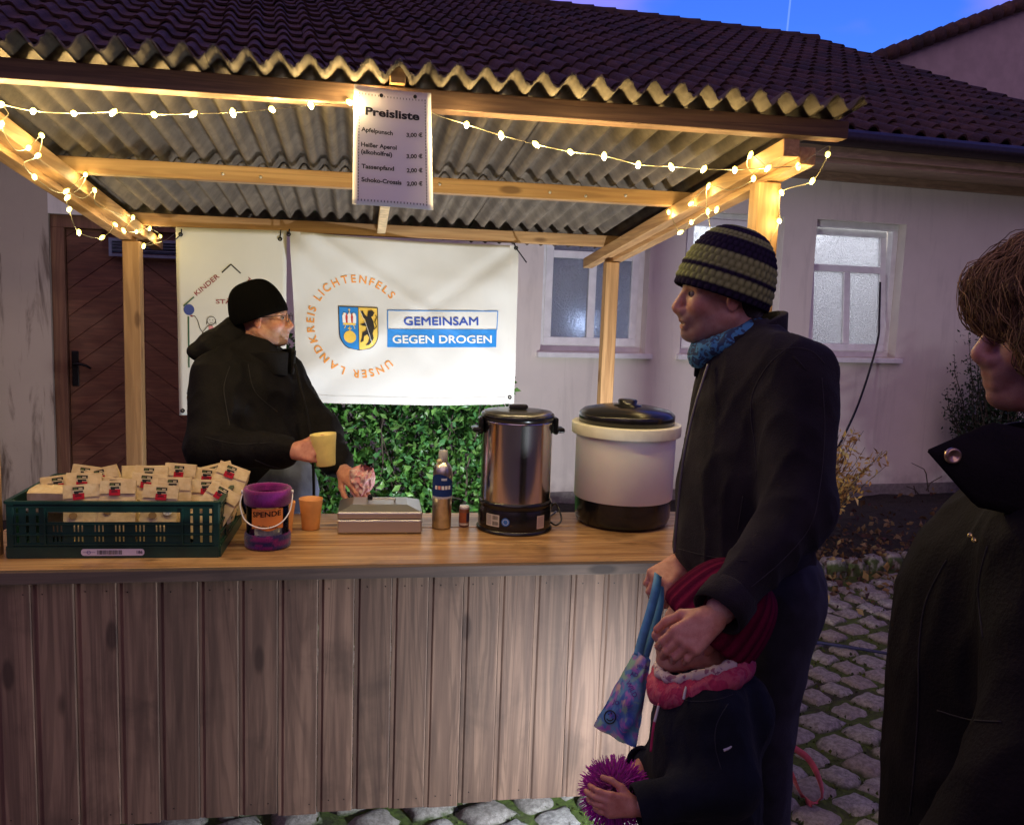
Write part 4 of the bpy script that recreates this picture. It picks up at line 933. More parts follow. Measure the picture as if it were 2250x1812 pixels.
# paper bags
BW, BD, BH = .098, .056, .205
def bag_meshes(seed):
    r = random.Random(seed); m = MB(); nz = 7
    def wz(t): return BW*(1-.05*t), BD*(1-.86*max(0, t-.35)/.65)
    V = []
    for j in range(nz):
        t = j/(nz-1); w_, d_ = wz(t)
        for (sx, sy) in ((-1, -1), (0, -1.06), (1, -1), (1.0, 0), (1, 1), (0, 1.06), (-1, 1), (-1., 0)):
            gus = .72 if (sy == 0 and t > .2) else 1.
            V.append((sx*w_/2*gus+r.uniform(-.002, .002), sy*d_/2+r.uniform(-.002, .002), t*BH))
    Fc = [(j*8+k, j*8+(k+1) % 8, (j+1)*8+(k+1) % 8, (j+1)*8+k) for j in range(nz-1) for k in range(8)]+[tuple(range(8))[::-1], tuple((nz-1)*8+k for k in range(8))]
    m.add(V, Fc)
    # folded-over top flap on the front
    def fr(x, z, off): t = z/BH; w_, d_ = wz(t); return (x, -d_/2*1.06-off, z)
    m.add([(-BW*.475, -.006, BH+.001), (BW*.475, -.006, BH+.001), fr(BW*.475, BH-.042, .003), fr(-BW*.475, BH-.042, .003), (-BW*.475, .004, BH), (BW*.475, .004, BH)], ((3, 2, 1, 0), (0, 1, 5, 4)))
    s = MB(); x0 = r.uniform(-.022, -.004); w_ = .029; red, blk, wht, grn = (.42, .012, .03), (.02, .02, .02), (.6, .52, .34), (.10, .13, .05)
    def sq(a, b, z0, z1, c, off=.0045): s.add([fr(a, z0, off), fr(b, z0, off), fr(b, z1, off), fr(a, z1, off)], ((0, 1, 2, 3),), c)
    zt = BH-.006; sq(x0, x0+w_, zt-.042, zt-.021, red); sq(x0, x0+w_, zt-.021, zt-.010, wht); sq(x0, x0+w_, zt-.010, zt, blk)
    sq(x0+.003, x0+.026, zt-.019, zt-.013, blk, .0049); sq(x0+.004, x0+.015, zt-.024, zt-.019, blk, .0049); sq(x0+.002, x0+.012, zt-.009, zt-.003, grn, .0049); sq(x0+.015, x0+.025, zt-.008, zt-.004, wht, .0049); sq(x0+.006, x0+.022, zt-.032, zt-.026, (.14, .01, .02), .0049)
    s2 = None
    if seed % 2:
        s1, s = s, MB(); cx, cz = x0+.036, BH-.085; s.add([fr(cx, cz, .002)]+[fr(cx+.0125*math.cos(a), cz+.0125*math.sin(a), .002) for a in np.linspace(0, 6.28, 17)[:-1]], [(0, 1+k, 1+(k+1) % 16) for k in range(16)], (.78, .78, .8))
        for k in range(3): a = k*math.pi/3; s.add([fr(cx+.009*math.cos(a)-.0007*math.sin(a), cz+.009*math.sin(a)+.0007*math.cos(a), .0026), fr(cx-.009*math.cos(a)-.0007*math.sin(a), cz-.009*math.sin(a)+.0007*math.cos(a), .0026), fr(cx-.009*math.cos(a)+.0007*math.sin(a), cz-.009*math.sin(a)-.0007*math.cos(a), .0026), fr(cx+.009*math.cos(a)+.0007*math.sin(a), cz+.009*math.sin(a)-.0007*math.cos(a), .0026)], ((0, 1, 2, 3),), (.25, .35, .6))
    if seed % 2: s2, s = s, s1
    s3 = MB(); cx, cz = x0-.002, BH-.10; s3.add([fr(cx, cz, .002)]+[fr(cx+.011*math.cos(a), cz+.011*math.sin(a), .002) for a in np.linspace(0, 6.28, 13)[:-1]], [(0, 1+k, 1+(k+1) % 12) for k in range(12)], (.3, .2, .1))
    a = m.mesh('paper_bag'); a.materials.append(M_KRAFT); out = []
    for q, nm in ((s, 'sticker'), (s2, 'round_sticker'), (s3, 'stamp')):
        if q is not None: b = q.mesh(nm); b.materials.append(M_PRINT); out.append(b)
    return a, out
BM = [bag_meshes(i) for i in range(6)]
std = 'brown paper bag with red and black sticker standing in the crate'
exr = random.Random(77)
bags = [  # u, depth, z lift, yaw, lean(back), roll, mesh, label
    (.200, .062, .024, .03, .10, -.04, 0, std), (.290, .066, .030, -.05, .12, .08, 1, std), (.405, .062, .024, .04, .10, .05, 3, std),
    (.165, .150, .030, .05, .06, .02, 2, std), (.255, .158, .026, .0, .06, -.06, 4, std), (.345, .150, .030, -.04, .08, .10, 0, std), (.440, .152, .032, .05, .05, .03, 2, std), (.520, .165, .020, -.05, .06, .02, 5, std),
    (.225, .268, .042, .10, .04, -.16, 2, std), (.335, .275, .034, .0, .03, .04, 0, std), (.425, .280, .036, -.02, .03, -.03, 4, std),
    (.275, .330, .030, .35, .0, .05, 5, 'paper bag turned sideways at the back of the crate'),
    (.545, .235, .060, -.10, .20, .34, 0, 'paper bag tilted against the right end of the crate'),
    (.515, .085, .030, -.12, .30, .50, 1, 'slanting paper bag with snowflake sticker at the crate corner'),
    (.085, .070, .150, .06, 1.45, .03, 5, 'paper bag lying flat with its folded bottom facing out')]
bags += [(.110, .165, .030, .2, .1, -.12, 4, 'paper bag squeezed behind the flat lying bag'), (.120, .290, .036, -.15, .06, .1, 1, 'paper bag in the back corner of the crate nearest the door'),
    (.490, .280, .034, .15, .05, .12, 3, 'paper bag with white round sticker in the back row beside the tilted bag'), (.385, .345, .030, -.2, .0, -.08, 5, 'paper bag pressed against the back wall of the crate'), (.565, .345, .040, .3, .05, -.2, 2, 'paper bag in the back corner of the crate nearest the jar')]
for i, (u, d, z, yw, ln, rl, k, lab) in enumerate(bags):
    if lab == std: yw += exr.uniform(-.18, .18); rl += exr.uniform(-.10, .10); z += exr.uniform(-.006, .012)
    o = bpy.data.objects.new('paper_bag', BM[k][0]); COL.objects.link(o); o.location = tuple(cp(u, d, z))
    R = rz(-.03+yw)@ry_(rl)@rx_(-ln); o.rotation_euler = Matrix(R.tolist()).to_euler(); o.scale = (1.1, 1.1, .90)
    for sm in BM[k][1]: s = bpy.data.objects.new(sm.name.split('.')[0], sm); COL.objects.link(s); s.parent = o
    if lab == std:
        row = 'front' if i < 3 else 'middle' if i < 8 else 'back'; lab = 'paper bag standing in the %s row, %s from the door end of the crate' % (row, ('first', 'second', 'third', 'fourth', 'fifth')[i-(0, 3, 8)[('front', 'middle', 'back').index(row)]])
    tag(o, lab, 'paper bag', 'paper bags in the crate')
# donation jar
M_CLEAR = NT('clear_plastic'); M_CLEAR.set((.95, .97, 1), .06, Transmission_Weight=1., IOR=1.15); M_CLEAR = M_CLEAR.m
M_KNIT = attr_mat('knitted_wool', .95, .8, 240, .4)
jc = np.array([.762, .222, Z0]); jar = T('donation_jar', jc, 'clear donation jar with purple knitted cover and orange paper note', 'jar')
def knit(mb, prof, c, n=72, cols=((.22, .012, .20),), amp=.0016, seed=0):
    r = random.Random(seed); m = len(prof)
    V = []; col = []
    for j, (ra, z) in enumerate(prof):
        for k in range(n):
            a = 2*math.pi*k/n; rad = ra+amp*(1 if (k+j) % 2 else -1)+amp*.5*math.sin(j*1.7); V.append((c[0]+rad*math.cos(a), c[1]+rad*math.sin(a), c[2]+z)); col.append(cols[int((mnoise.noise((a*1.5, z*60, seed))*.5+.5)*len(cols)*.999) % len(cols)])
    base = len(mb.v); mb.v += V; mb.c += col; mb.f += [(base+j*n+k, base+j*n+(k+1) % n, base+(j+1)*n+(k+1) % n, base+(j+1)*n+k) for j in range(m-1) for k in range(n)]
m = MB(); m.lathe([(.0655, .002), (.0655, .165), (.064, .165), (.064, .004)], 40, jc, caps=False); m.lathe([(.0, .003), (.064, .003)], 40, jc, caps=False); m.build('jar', M_CLEAR, jar, smooth=True)
m = MB(); knit(m, [(.058, .001), (.069, .003), (.071, .010), (.0705, .018), (.071, .026), (.0705, .034), (.071, .042), (.069, .048), (.066, .049)], jc, cols=((.16, .01, .12), (.03, .02, .12), (.22, .012, .16), (.10, .015, .18))); m.build('knitted_base', M_KNIT, jar, smooth=True)
m = MB(); knit(m, [(.067, .138), (.070, .141), (.072, .152), (.0735, .164), (.075, .176), (.074, .186), (.070, .192), (.064, .190), (.061, .182), (.059, .168)], jc, cols=((.24, .01, .19), (.18, .008, .15)), amp=.0012, seed=3); m.build('knitted_rim', M_KNIT, jar, smooth=True)
def cyl(c, rad, a0): return lambda x, z: (c[0]+rad*math.sin(a0+x/rad), c[1]-rad*math.cos(a0+x/rad), c[2]+z)
cj = cyl(jc, .0664, .08); m = MB(); m.grid(lambda u, v: cj(-.052+.104*u, .068+.066*v+.004*math.sin(u*9)*(1-v)), 16, 6, (.82, .28, .07)); note = m.build('orange_note', M_PRINT, jar, smooth=True)
m = MB(); cj2 = cyl(jc, .0672, .08); put_text(m, 'SPENDE', cj2, -.048, .108, .0165, .02, width=.092, slope=.06, col=(.015, .012, .012))
pts = [(-.030+i*.0014, .078+.004*math.sin(i*1.7)+.002*math.sin(i*.6)) for i in range(22)]; m.tube([cj2(*p) for p in pts], .0008, 4, col=(.03, .02, .02)); pts = [(.006+i*.0014, .077+.005*math.sin(i*1.3)) for i in range(20)]; m.tube([cj2(*p) for p in pts], .0008, 4, col=(.03, .02, .02)); m.build('handwriting', M_PRINT, note)
m = MB(); m.tube(smooth_path([jc+np.array(p) for p in ((-.076, -.01, .172), (-.080, -.035, .140), (-.060, -.066, .098), (-.01, -.082, .078), (.04, -.075, .088), (.070, -.05, .12), (.078, -.02, .16), (.076, -.005, .178))]), .0021, 8); handle = m.build('wire_handle', M_WHITE, jar, smooth=True)
for sx in (-1, 1): m = MB(); m.lathe([(.0, -.004), (.006, -.003), (.006, .003), (.0, .004)], 12, jc+np.array([sx*.077, -.008, .178]), ry_(1.57), caps=False); m.build('handle_knob', M_WHITE, handle, smooth=True)
m = MB(); r_ = random.Random(6)
for k in range(7):
    c0 = jc+np.array([r_.uniform(-.025, .03), r_.uniform(-.03, .02), .030+r_.uniform(0, .03)]); m.grid(lambda u, v: c0+np.array([(u-.5)*.055, .02*mnoise.noise((u*3, v*3, k)), (v-.5)*.045+.018*mnoise.noise((u*4, v*4, k+9))]), 6, 6, (.72, .70, .62))
m.build('paper_notes', M_PRINT, jar, smooth=True)
# mugs
def mug(c, mat, label, h=.107, r=.041, Rm=None, name='mug'):
    o = T(name, c, label, 'mug'); m = MB(); A = np.eye(3) if Rm is None else Rm
    m.lathe([(.0, 0), (r*.70, 0), (r*.74, .004), (r*.80, h*.35), (r*.90, h*.7), (r, h-.002), (r*.99, h), (r*.94, h-.001), (r*.84, h*.7), (r*.72, h*.3), (r*.66, .008), (.0, .007)], 36, c, A, caps=False); m.build('cup', mat, o, smooth=True); return o
M_ORANGE = simple('orange_plastic', (.72, .33, .10), .45, var=.04); M_YELLOW = simple('yellow_plastic', (.80, .66, .22), .4, var=.04)
mug(np.array([.886, .428, Z0]), M_ORANGE, 'orange plastic mug standing free beside the metal cash box'); mug(np.array([.797, .378, Z0]), M_ORANGE, 'orange plastic mug half hidden behind the donation jar')
# cash box
M_STEEL = NT('brushed_steel'); n = M_STEEL; v = n.coord('Object', (3, 3, 90)); n.set((.55, .54, .53), n.math('ADD', n.math('MULTIPLY', n.noise(v, 4, 3), .15), .32), 1.); M_STEEL = n.m
bx0 = np.array([.978, .352, Z0+.001]); cb = T('cash_box', bx0+np.array([.143, .1, 0]), 'flat silver metal cash box with hinged lid and carry handle', 'cash box'); bR = rz(-.02)
def bp3(a, b, z): return bx0+bR@np.array([a, b, z])
m = MB(); m.box(bp3(.143, .10, .024), (.286, .20, .048), bR); m.build('base', M_STEEL, cb, bevel=.006, seg=3)
m = MB(); a_, b_ = (0, .286, 0, .20), (.018, .268, .03, .185)
V = [bp3(x, y, .050) for x, y in ((0, 0), (.286, 0), (.286, .2), (0, .2))]+[bp3(x, y, .074) for x, y in ((0, 0), (.286, 0), (.286, .2), (0, .2))]+[bp3(x, y, .090) for x, y in ((.05, .05), (.236, .05), (.236, .165), (.05, .165))]
m.add(V, ((3, 2, 1, 0), (0, 1, 5, 4), (1, 2, 6, 5), (2, 3, 7, 6), (3, 0, 4, 7), (4, 5, 9, 8), (5, 6, 10, 9), (6, 7, 11, 10), (7, 4, 8, 11), (8, 9, 10, 11))); lid = m.build('lid', M_STEEL, cb, bevel=.005, seg=3)
m = MB(); m.tube(smooth_path([bp3(.10, .09, .090), bp3(.10, .085, .100), bp3(.108, .08, .103), bp3(.185, .08, .103), bp3(.193, .085, .100), bp3(.193, .09, .090)]), .0035, 8); m.build('handle', M_STEEL, lid, smooth=True)
m = MB(); m.lathe([(.0, 0), (.009, .0), (.009, .012), (.006, .018), (0, .019)], 14, bp3(.108, .08, .100), caps=False); m.build('knob', M_IRON, lid, smooth=True)
# spray can
sc_ = np.array([1.339, .432, Z0]); can = T('spray_can', sc_, 'tall silver aerosol can with blue label band and clear cap', 'spray can'); M_ALU = simple('brushed_aluminium', (.62, .58, .50), .3, 1., bump=.05)
m = MB(); m.lathe([(.0, 0), (.031, 0), (.034, .004), (.0345, .195), (.033, .208), (.026, .226), (.018, .234), (.0165, .236)], 36, sc_, caps=False); m.build('body', M_ALU, can, smooth=True)
m = MB(); cs = cyl(sc_, .0350, -.10); m.grid(lambda u, v: cs(-.054+.108*u, .117+(.048+.032*math.sin(math.pi*min(1, u*.9+.15)))*v), 24, 6, (.012, .035, .16)); m.grid(lambda u, v: cs(-.054+.108*u, .110+.007*v), 24, 1, (.45, .45, .5)); m.build('label', M_PRINT, can, smooth=True)
m = MB(); cs2 = cyl(sc_, .0356, -.10)
for k in range(5): m.grid(lambda u, v: cs2(-.028+k*.0125+.0095*u, .143+.013*v), 2, 1, [(.7, .7, .72), (.7, .3, .25), (.75, .75, .75), (.65, .66, .7), (.72, .72, .75)][k])
m.grid(lambda u, v: cs2(-.004+.02*u, .175+.008*v), 3, 1, (.5, .55, .7)); put_text(m, 'TECHNIK', cs2, -.03, .128, .004, .02, col=(.5, .55, .65)) if False else None
m.build('label_print', M_PRINT, can)
m = MB(); m.lathe([(.0, .236), (.0165, .236), (.0165, .262), (.0155, .275), (.013, .277), (0, .278)], 24, sc_, caps=False); m.build('cap', simple('milky_plastic', (.62, .62, .60), .3, Transmission_Weight=.3), can, smooth=True)
m = MB(); m.box(sc_+np.array([-.014, -.014, .240]), (.016, .012, .014), rz(.5)@rx_(.5)); m.build('pull_tab', simple('cream_plastic', (.75, .68, .40), .4), can, bevel=.002)
# spice jar
pc = np.array([1.421, .448, Z0]); sj = T('spice_jar', pc, 'small brown spice shaker with white lid between can and urn', 'jar')
m = MB(); m.lathe([(.0, 0), (.0175, 0), (.019, .003), (.019, .061), (.017, .065)], 28, pc, caps=False); m.build('body', simple('brown_plastic', (.20, .07, .03), .3), sj, smooth=True)
m = MB(); m.lathe([(.0, .075), (.016, .075), (.0175, .072), (.0175, .063), (.016, .063)], 28, pc, caps=False); m.build('lid', M_WHITE, sj, smooth=True)
m = MB(); cs = cyl(pc, .0193, .0); m.grid(lambda u, v: cs(-.024+.03*u, .016+.036*v), 8, 2, (.35, .10, .04)); m.grid(lambda u, v: cs(.006+.018*u, .02+.03*v), 6, 2, (.05, .04, .08)); m.grid(lambda u, v: cs(-.024+.046*u, .006+.008*v), 8, 1, (.6, .5, .4)); m.build('label', M_PRINT, sj, smooth=True)
# steel urn
M_BLK = simple('black_plastic', (.008, .008, .009), .22, var=.1, scale=6)
M_POL = NT('polished_steel'); n = M_POL; v = n.coord('Object', (60, 60, 1.5)); n.set((.62, .58, .56), .16, 1.); n.bump(n.noise(v, 3, 3), .06, .002); M_POL = n.m
uc = np.array([1.600, .430, Z0]); ut = PY(1142, 893, .43)[2]-Z0
urn = T('steel_urn', uc, 'polished steel hot drink urn with black lid and base', 'urn')
m = MB(); m.lathe([(.0, .003), (.125, .003), (.130, .008), (.131, .030), (.130, .082), (.126, .090), (.131, .094), (.131, .104), (.126, .110)], 56, uc, caps=False); m.lathe([(.120, .000), (.136, .000), (.136, .006), (.130, .012)], 56, uc, caps=False); base = m.build('base', M_BLK, urn, smooth=True)
m = MB(); m.lathe([(.124, .105), (.1245, .112), (.1245, ut-.058), (.1265, ut-.052), (.1265, ut-.046), (.124, ut-.044)], 64, uc, caps=False); m.build('body', M_POL, urn, smooth=True)
m = MB(); m.lathe([(.122, ut-.046), (.130, ut-.044), (.130, ut-.026), (.127, ut-.022), (.118, ut-.020)], 56, uc, caps=False); lid = m.build('lid_rim', M_BLK, urn, smooth=True)
m = MB(); m.lathe([(.122, ut-.024), (.120, ut-.016), (.08, ut-.011), (0, ut-.010)], 56, uc, caps=False); m.build('lid', simple('dark_steel_lid', (.22, .22, .23), .3, .9), urn, smooth=True)
m = MB(); m.box(uc+np.array([0, 0, ut-.001]), (.068, .030, .018)); m.build('lid_knob', M_BLK, urn, bevel=.007, seg=3)
for sx in (-1, 1):
    m = MB(); c0 = uc+np.array([sx*.131, -.012, ut-.075]); m.box(c0+np.array([sx*.003, 0, .01]), (.016, .045, .06)); m.box(c0+np.array([sx*.018, 0, -.004]), (.03, .06, .018)); m.build('handle', M_BLK, urn, bevel=.006, seg=3)
cs = cyl(uc, .1322, -.18); m = MB(); m.grid(lambda u, v: cs(-.108+.055*u, .028+.042*v), 8, 2, (.55, .50, .46))
cs2 = cyl(uc, .1327, -.18)
for k in range(9): m.grid(lambda u, v: cs2(-.106+.020*u, .033+k*.004+.0014*v), 2, 1, (.12, .1, .1))
r_ = random.Random(9)
for z_ in (.032, .052):
    x = -.080
    while x < -.058: w_ = r_.choice((.0009, .0016)); m.grid(lambda u, v: cs2(x+w_*u, z_+.014*v), 1, 1, (.04, .03, .03)); x += w_+.0011
m.build('rating_label', M_PRINT, base); m = MB(); m.grid(lambda u, v: cs(.085+.035*u, .022+.046*v), 8, 2, (.6, .46, .38))
for k in range(10): m.grid(lambda u, v: cs2(.089+.027*u, .028+k*.0037+.0012*v), 2, 1, (.3, .2, .18))
m.build('warning_label', M_PRINT, base); m = MB()
for rad, cl_ in ((.0145, (.05, .16, .5)), (.0105, (.55, .62, .75)), (.0085, (.05, .16, .5))): V = [cs2(-.030, .048)]+[cyl(uc, .1324+.0004*(.016-rad)/.006, -.18)(-.030+rad*math.cos(a), .048+rad*math.sin(a)) for a in np.linspace(0, 6.28, 21)[:-1]]; V[0] = cyl(uc, .1325+.0004*(.016-rad)/.006, -.18)(-.030, .048); m.add(V, [(0, 1+k, 1+(k+1) % 20) for k in range(20)], cl_)
m.build('round_emblem', M_PRINT, base)
m = MB(); m.tube(smooth_path([uc+np.array(p) for p in ((.129, .0, .02), (.150, -.02, .010), (.172, -.01, .03), (.160, .03, .075), (.150, .06, .06), (.155, .12, .008), (.2, .2, .006))]), .0035, 8); m.build('power_cord', M_BLK, urn, smooth=True)
# white urn
wc = np.array([2.022, .500, Z0]); wt = PY(1378, 886, .49)[2]-Z0; wu = T('white_urn', wc, 'big white plastic drink dispenser with domed black lid and base', 'urn')
M_WPL = simple('white_plastic', (.72, .71, .71), .38, var=.03, scale=4, Subsurface_Weight=.25); M_CREAM = simple('cream_rim', (.74, .72, .58), .35, var=.03)
hb = .098
m = MB(); m.lathe([(0.0000, .001), (0.1597, .001), (0.1704, .012), (0.1768, .03), (0.1789, hb)], 64, wc, caps=False); m.build('base', M_BLK, wu, smooth=True)
m = MB(); m.lathe([(0.1800, hb), (0.1826, hb+.003), (0.1837, wt-.105), (0.1811, wt-.10)], 64, wc, caps=False); m.build('body', M_WPL, wu, smooth=True)
m = MB(); m.lathe([(0.1832, wt-.1125), (0.1992, wt-.1125), (0.2008, wt-.1115), (0.2013, wt-.110), (0.2018, wt-.075), (0.2013, wt-.073), (0.1992, wt-.0715), (0.1757, wt-.0715)], 64, wc, caps=False); m.build('rim', M_CREAM, wu, smooth=True)
m = MB(); m.lathe([(0.1704, wt-.072), (0.1757, wt-.070), (0.1768, wt-.040), (0.1725, wt-.034), (0.1597, wt-.024), (0.1065, wt-.012), (0.0532, wt-.008), (0, wt-.008)], 64, wc, caps=False); m.build('lid', M_BLK, wu, smooth=True)
m = MB(); m.lathe([(0.0532, wt-.010), (0.0511, wt-.005), (0.0341, wt-.004), (0.0362, wt+.010), (0.0319, wt+.014), (0, wt+.014)], 32, wc, caps=False); m.build('lid_knob', M_BLK, wu, smooth=True)
# ------------------------------------------------------------------ assumed lamps, out of sight, standing on the ground
def assumed_floodlight(loc, aim, power, label, col, size=.16, spread=100, hgt=.12):
    loc = np.asarray(loc, float); fl = T('assumed_floodlight', loc, label, 'assumed_floodlight'); d = nrm(np.asarray(aim)-loc); x = nrm(np.cross(d, (0, 0, 1.))); u = np.cross(x, d); R = np.stack([x, d, u], 1)
    hd = loc+np.array([0, 0, hgt]); m = MB(); m.box(hd-d*.02, (size, .045, size*.75), R)
    for k in range(6): m.box(hd-d*.052+x*size*(k-2.5)/7, (.004, .02, size*.6), R)
    m.build('housing', M_IRON, fl, bevel=.005)
    m = MB(); m.box(hd+d*.0035, (size*.86, .002, size*.6), R); m.build('lens', emit('led_lens', col, 6.), fl)
    m = MB(); m.tube([hd+x*size*.55-u*.0, hd+x*size*.55-np.array([0, 0, hgt-.01]), hd-x*size*.55-np.array([0, 0, hgt-.01]), hd-x*size*.55], .007, 6); m.build('bracket', M_IRON, fl)
    l = bpy.data.lights.new('assumed_floodlight_lamp', 'AREA'); l.shape = 'RECTANGLE'; l.size = size*.8; l.size_y = size*.55; l.energy = power; l.color = col; l.spread = math.radians(spread)
    o = bpy.data.objects.new('assumed_floodlight_lamp', l); COL.objects.link(o); o.parent = fl; o.location = tuple(hd+d*.010-loc); o.rotation_euler = Vector(d).to_track_quat('-Z', 'Y').to_euler()
    return fl
assumed_floodlight((2.10, -.58, .012), (1.30, -.30, -.15), 26., 'assumed black flood lamp, unseen, on the cobbles shining along the plank front', (.80, .91, 1.), .13, 172, .36)  # assumed lamp, hidden from view, to account for the lit planks and paving
assumed_floodlight((1.86, .88, .012), (1.75, 2.5, 1.0), 58., 'assumed work light, unseen, on the floor behind the counter aimed at the banners', (.94, .97, 1.), .20, 178, .15)  # added lamp, unseen below the counter, to brighten banners, hedge and wall
# ------------------------------------------------------------------ cables
def cable(name, pts, r, mat, label): m = MB(); m.tube(smooth_path(pts, 8), r, 8); o = m.build(name, mat, None, smooth=True, loc=pts[-1]); tag(o, label, 'cable'); return o
c1 = [wp(*PW(1934, 620, .0), .0)+np.array([0, 0, 0]), wp(*PW(1932, 700, .05), .05), wp(*PW(1930, 740, .10), .10), wp(*PW(1915, 800, .16), .16), wp(*PW(1885, 890, .35), .35), wp(*PW(1848, 970, .6), .6), wp(*PW(1800, 1060, .95), .95), np.array([4.1, 2.95, .09])]
cable('power_cable', c1, .010, M_BLK, 'black power cable hanging from the tilted window')
cable('ground_cable', [PZ(1700, 1395, .03), PZ(1760, 1406, .026), PZ(1805, 1412, .024), PZ(1880, 1423, .028), PZ(1968, 1437, .026), PZ(2060, 1440, .026)], .008, simple('blue_rubber', (.02, .025, .09), .5), 'dark blue cable lying across the cobblestones')
# pink lead lying on the cobbles
lead = MB(); P = smooth_path([PD(1700, 1560, 2.5), PD(1734, 1631, 2.55), PD(1775, 1665, 2.6), PD(1800, 1710, 2.66), PZ(1806, 1748, .03), PZ(1784, 1766, .022), PZ(1762, 1745, .03), PD(1748, 1720, 2.72), PD(1735, 1690, 2.66)], 8)
rows = []
for i, p in enumerate(P):
    t = nrm(P[min(i+1, len(P)-1)]-P[max(i-1, 0)]); s = nrm(np.cross(t, cf)*.55+np.array([0, 0, .6])*(1 if i < len(P)*.55 else .6)); rows.append((p-s*.010, p+s*.010))
lead.grid(lambda u, v: rows[min(int(round(v*(len(P)-1))), len(P)-1)][int(round(u))], 1, len(P)-1)
tag(lead.build('dog_lead', simple('pink_webbing', (.62, .10, .12), .6, bump=.3, bscale=500), None, smooth=True, solid=.003, loc=PZ(1784, 1766, .022)), 'pink webbing lead looped beside the dark jeans', 'lead')
# ================================================================== PEOPLE
class SDF:
    """smooth union of tapered capsules and ellipsoids, meshed with surface nets"""
    def __init__(s, k=.03): s.p = []; s.k = k
    def cap(s, a, b, ra, rb=None, k=None, sub=False):
        s.p.append(('c', np.asarray(a, float), np.asarray(b, float), ra, ra if rb is None else rb, s.k if k is None else k, sub)); return s
    def chain(s, pts, rs, k=None):
        for i in range(len(pts)-1): s.cap(pts[i], pts[i+1], rs[i], rs[i+1], k)
        return s
    def ell(s, c, r, R=None, k=None, sub=False):
        s.p.append(('e', np.asarray(c, float), np.asarray(r, float), np.eye(3) if R is None else np.asarray(R), None, s.k if k is None else k, sub)); return s
    def mesh(s, res):
        lo = np.full(3, 1e9); hi = -lo; bb = []
        for t, a, b, c, d, k, sub in s.p:
            if t == 'c': m0 = np.minimum(a-c, b-d); m1 = np.maximum(a+c, b+d)
            else: e = np.sqrt(((c*b)**2).sum(1)); m0, m1 = a-e, a+e
            bb.append((m0, m1))
            if not sub: lo = np.minimum(lo, m0); hi = np.maximum(hi, m1)
        lo -= 3*res+.012; hi += 3*res+.012; n = np.ceil((hi-lo)/res).astype(int)+1; f = np.full(n, .25, np.float32)
        for (t, a, b, c, d, k, sub), (m0, m1) in zip(s.p, bb):
            mg = k+3*res; i0 = np.maximum(0, np.floor((m0-mg-lo)/res).astype(int)); i1 = np.minimum(n, np.ceil((m1+mg-lo)/res).astype(int)+1)
            if (i1 <= i0).any(): continue
            G = np.stack(np.meshgrid(*[np.arange(i0[q], i1[q])*res+lo[q] for q in range(3)], indexing='ij'), -1).astype(np.float32)
            if t == 'c':
                ba = b-a; L2 = max(float(ba@ba), 1e-9); pa = G-a.astype(np.float32); h = np.clip((pa@ba.astype(np.float32))/L2, 0, 1); D = np.linalg.norm(pa-h[..., None]*ba.astype(np.float32), axis=-1)-(c+(d-c)*h)
            else:
                q = (G-a.astype(np.float32))@c.astype(np.float32); k0 = np.linalg.norm(q/b, axis=-1); k1 = np.linalg.norm(q/(b*b), axis=-1)+1e-6; D = k0*(k0-1)/k1
            sl = tuple(slice(i0[q], i1[q]) for q in range(3)); F_ = f[sl]
            if sub: h = np.clip(.5-.5*(F_+D)/k, 0, 1); f[sl] = F_*(1-h)-D*h+k*h*(1-h)
            else: h = np.clip(.5+.5*(F_-D)/k, 0, 1); f[sl] = F_*(1-h)+D*h-k*h*(1-h)
        return nets(f, lo, res)
def nets(f, lo, res):
    ins = f < 0; n = f.shape
    c = np.zeros(tuple(q-1 for q in n), np.int8)
    for dx in (0, 1):
        for dy in (0, 1):
            for dz in (0, 1): c += ins[dx:n[0]-1+dx, dy:n[1]-1+dy, dz:n[2]-1+dz]
    act = (c > 0) & (c < 8); idx = np.full(act.shape, -1, np.int64); I = np.argwhere(act); idx[act] = np.arange(len(I))
    S = np.zeros((len(I), 3)); W = np.zeros(len(I)); cor = [(a, b, d) for a in (0, 1) for b in (0, 1) for d in (0, 1)]
    for a in cor:
        for ax in range(3):
            if a[ax]: continue
            b = list(a); b[ax] = 1; fa = f[I[:, 0]+a[0], I[:, 1]+a[1], I[:, 2]+a[2]]; fb = f[I[:, 0]+b[0], I[:, 1]+b[1], I[:, 2]+b[2]]
            m = (fa < 0) != (fb < 0); t = np.where(m, fa/np.where(m, fa-fb, 1), 0); p = np.tile(np.array(a, float), (len(I), 1)); p[:, ax] += t; S[m] += p[m]; W[m] += 1
    V = (I+S/W[:, None])*res+lo; Fc = []
    for ax in range(3):
        u, v = (ax+1) % 3, (ax+2) % 3; sl0 = [slice(None)]*3; sl1 = [slice(None)]*3; sl0[ax] = slice(0, n[ax]-1); sl1[ax] = slice(1, n[ax])
        A, B = ins[tuple(sl0)], ins[tuple(sl1)]; E = np.argwhere(A != B); E = E[(E[:, u] > 0) & (E[:, v] > 0) & (E[:, u] < n[u]-1) & (E[:, v] < n[v]-1)]
        if not len(E): continue
        q = []
        for du, dv in ((1, 1), (0, 1), (0, 0), (1, 0)): P = E.copy(); P[:, u] -= du; P[:, v] -= dv; q.append(idx[P[:, 0], P[:, 1], P[:, 2]])
        q = np.stack(q, 1); flip = ~A[E[:, 0], E[:, 1], E[:, 2]]; q[flip] = q[flip][:, ::-1]; Fc.append(q)
    return V, np.concatenate(Fc)
